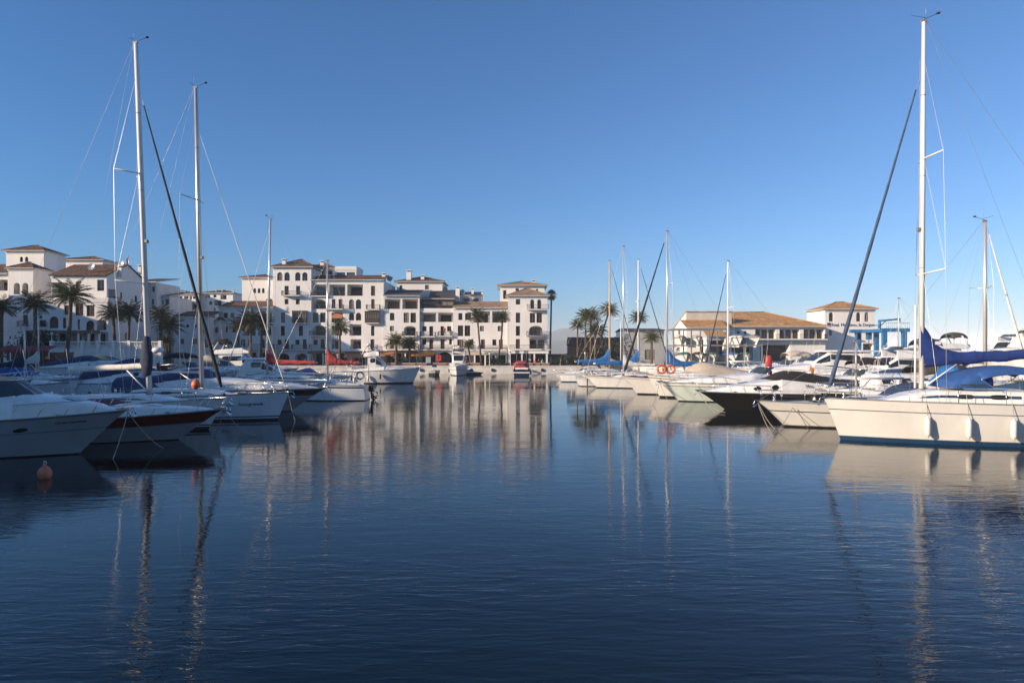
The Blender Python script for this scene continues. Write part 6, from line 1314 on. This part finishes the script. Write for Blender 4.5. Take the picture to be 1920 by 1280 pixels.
o = MB(); o.box(-.45, .45, -.12, .12, 1.0, 2.05, 'red_plastic'); bx = o.build('box', t); o = MB(); o.box(-.05, .05, -.14, -.125, 1.3, 1.8, 'gel_red'); o.box(-.14, .14, -.137, -.126, 1.5, 1.6, 'gel_red'); o.build('emblem', bx)
t = thing('sign_board', 'grey blank notice board left of the red box at the far quay', 'sign', (X(803, 122.9), 122.9, GZ)); o = MB(); o.tube([(-.35, 0, 0), (-.35, 0, 1.7)], .035, 'rub_grey', 5); o.tube([(.35, 0, 0), (.35, 0, 1.7)], .035, 'rub_grey', 5); o.build('post', t); o = MB(); o.box(-.45, .45, -.06, -.036, .6, 1.7, 'gel_grey'); o.build('panel', t)
def lamp(label, px, Y, py, base=GZ):
    t = thing('street_lamp', label, 'street lamp', (X(px, Y), Y, base), 0, 'lamp posts of the promenade'); h = Z(py, Y) - base
    o = MB(); o.tube([(0, 0, 0), (0, 0, .5), (0, 0, h)], [.09, .05, .04], 'gel_white', 8); o.build('pole', t); o = MB(); o.lathe([(.05, 0), (.15, .08), (.17, .35), (.1, .4)], (0, 0, h), 'lamp_glass', 10); l = o.build('lamp_head', t); o = MB(); o.lathe([(.22, 0), (.12, .12), (.02, .2)], (0, 0, h + .402), 'iron', 10); o.build('cap', l)
for lb, px, Y, py in (('white lamp post left of the red covered boat', 957, 123.2, 665), ('white lamp post between the two slim palms', 918, 123.4, 665), ('white lamp post left of the end tower palms', 1097, 122.8, 664), ('white lamp post beside the rust awning', 700, 124, 662), ('slim lamp post before the low wing left of largest dark palm', 455, 122.9, 632), ('lamp post near the far left ivy', 97, 99, 628)): lamp(lb, px, Y, py)
t = thing('camera_mast', 'white pole with two floodlights behind the white masts on the right', 'light pole', (X(1164, 121), 121, GZ)); h = Z(600, 121) - GZ
o = MB(); o.tube([(0, 0, 0), (0, 0, h)], [.12, .07], 'gel_white', 8); o.build('pole', t)
for s_ in (-1, 1): o = MB(); o.box(s_ * .75 - .35, s_ * .75 + .35, -.2, .2, h + (.05 if s_ < 0 else -.1), h + (.4 if s_ < 0 else .25), 'gel_white'); o.tube([(0, 0, h - .1), (s_ * .75, 0, h + .05)], .04, 'gel_white', 5); o.build('floodlight', t)
for i, px in enumerate((780, 838, 880, 925, 938, 1000, 1014)):
    t = MB(); t.lathe([(.16, 0), (.13, .1), (.11, .4), (.19, .46), (.17, .56), (.05, .6)], (0, 0, 0), 'iron', 10)
    tag(t.build('bollard', loc=(X(px, 122.6), 122.6, GZ)), ['black bollard at the left end of far quay', 'black bollard right of the red box', 'black bollard right of the white cabin cruiser', 'black bollard below the round green shrub', 'black bollard below the leaning slim palm', 'black bollard right of the red covered boat', 'black bollard at the right end of far quay'][i], 'bollard', 'bollards on the far quay')
for i, (px0, px1) in enumerate(((700, 800), (812, 905), (940, 1030))):
    Y = 125.2; t = MB(); W = X(px1, Y) - X(px0, Y); H = Z(681, Y) - GZ; t.box(0, W, 0, .3, 0, H, 'brickish'); t.box(-.03, W + .03, -.03, .33, H + .002, H + .08, 'plaster_beige')
    tag(t.build('garden_wall', loc=(X(px0, Y), Y, GZ)), ['low brown terrace wall below the rust awning', 'low brown terrace wall behind the white cabin cruiser', 'low brown terrace wall behind the red covered boat'][i], 'wall', 'low walls edging the terraces')
# tyre fenders and a ladder on the quay wall
for i, px in enumerate((924, 1017, 790)):
    o = MB(); o.torus((0, 0, 0), .22, .09, 'rubber', 16, 6); tag(o.build('tyre_fender', loc=(X(px, 121.9), 121.88, .62)), ['black tyre fender on the quay wall below the slim palms', 'black tyre fender on the quay wall at right end', 'black tyre fender on the quay wall at left end'][i], 'tyre', 'tyres on the quay wall')
# people
def person(label, loc, top='cloth_red', seat=False, rz=0., legs='cloth_dark'):
    j = {'pel': (0, 0, .95), 'chest': (0, 0, 1.3), 'neck': (0, 0, 1.48), 'head': (0, .02, 1.62), 'crown': (0, 0, 1.72)}
    if seat: j = {k: (x, y, z - .42) for k, (x, y, z) in j.items()}
    dz = -.42 if seat else 0
    for s_, n in ((-1, 'l'), (1, 'r')):
        j['sh' + n] = (s_ * .19, 0, 1.42 + dz); j['el' + n] = (s_ * .25, -.04, 1.15 + dz); j['wr' + n] = (s_ * .22, -.22, .98 + dz); j['ha' + n] = (s_ * .2, -.31, .97 + dz)
        j['hip' + n] = (s_ * .1, 0, .9 + dz)
        if seat: j['kn' + n] = (s_ * .12, -.42, .50); j['an' + n] = (s_ * .12, -.42, .08); j['to' + n] = (s_ * .13, -.6, .04)
        else: j['kn' + n] = (s_ * .11, -.02, .5); j['an' + n] = (s_ * .11, .02, .08); j['to' + n] = (s_ * .13, -.16, .04)
    names = list(j); ed = [('pel', 'chest'), ('chest', 'neck'), ('neck', 'head'), ('head', 'crown')]
    for n in 'lr': ed += [('chest', 'sh' + n), ('sh' + n, 'el' + n), ('el' + n, 'wr' + n), ('wr' + n, 'ha' + n), ('pel', 'hip' + n), ('hip' + n, 'kn' + n), ('kn' + n, 'an' + n), ('an' + n, 'to' + n)]
    rad = dict(pel=.15, chest=.16, neck=.055, head=.105, crown=.085); rr = dict(sh=.07, el=.05, wr=.035, ha=.04, hip=.1, kn=.065, an=.045, to=.04)
    me = bpy.data.meshes.new('person'); me.from_pydata([j[n] for n in names], [(names.index(a), names.index(b)) for a, b in ed], [])
    o = bpy.data.objects.new('person', me); C.objects.link(o); o.modifiers.new('skin', 'SKIN'); sv = me.skin_vertices[0].data
    for i, n in enumerate(names):
        r = rad.get(n) or rr[n[:2]] if n in rad or n[:2] in rr else rr.get(n[:3], .08); sv[i].radius = (r, r * .8 if n in ('pel', 'chest') else r)
    sv[0].use_root = True; o.modifiers.new('sub', 'SUBSURF').levels = 1
    dg = bpy.context.evaluated_depsgraph_get(); ev = bpy.data.meshes.new_from_object(o.evaluated_get(dg)); o.modifiers.clear(); o.data = ev
    ev.materials.clear()
    for m in ('skin', top, legs, 'hair'): ev.materials.append(M[m])
    for p in ev.polygons:
        c = p.center; z = c.z - dz; p.use_smooth = True
        p.material_index = 3 if z > 1.66 or (z > 1.56 and c.y > .05) else 0 if z > 1.47 or (abs(c.x) > .17 and c.y < -.12 and z < 1.12 and z > .9) else 1 if z > .93 else 2
    o.location = loc; o.rotation_euler = (0, 0, rz); tag(o, label, 'person', 'people on the promenade'); return o
def chair(loc, rz, label):
    t = thing('terrace_chair', label, 'chair', loc, rz, 'terrace chairs'); o = MB(); o.box(-.22, .22, -.22, .22, .42, .46, 'awning_rust'); o.build('seat', t); o = MB(); o.box(-.22, .22, .2, .24, .462, .9, 'awning_rust'); o.build('backrest', t)
    for sx in (-1, 1):
        for sy in (-1, 1): o = MB(); o.tube([(sx * .19, sy * .19, 0), (sx * .19, sy * .19, .419)], .018, 'iron', 5); o.build('leg', t)
yd = 132.6
person('person in a red top standing on the balcony above the arch', (X(833.5, yd - .55), yd - .55, Z(490 + 745 / 5.333, yd)), 'cloth_red')
TP = ((1003, 126.4, 'cloth_red', 'person in a red top seated on the terrace, left one'), (1010, 126.6, 'cloth_dark', 'person in dark clothes seated on the terrace'), (1017, 126.3, 'cloth_white', 'person in a white top seated on the terrace, right one'))
for i, (px, Y, m, lb) in enumerate(TP):
    chair((X(px, Y), Y, GZ), (i - 1) * .7, 'rust coloured terrace chair under the seated person ' + ('in red', 'in dark clothes', 'in white')[i]); person(lb, (X(px, Y), Y - .0, GZ - .02), m, True, (i - 1) * .7)
person('person walking in a red jacket right of the white cabin cruiser', (X(874.5, 123.8), 123.8, GZ), 'cloth_red', False, .6)
person('person in white walking near the rust awning', (X(709, 124.5), 124.5, GZ), 'cloth_white', False, -1.2)
# a flag on the gabled roof
t = thing('flag', 'small red flag on a pole above the gabled house roof', 'flag', (X(241, 121), 121, Z(500, 121) - .6)); o = MB(); o.tube([(0, 0, 0), (0, 0, 2.6)], .03, 'steel', 5); o.build('pole', t)
o = MB(); o.loft([[(-.02, 0, 1.2), (-.02, 0, 2.4)], [(-.2, .08, 1.0), (-.18, .05, 2.25)], [(-.32, -.03, .9), (-.36, 0, 2.1)]], 'cloth_red', cap=(False, False)); o.build('cloth', t)
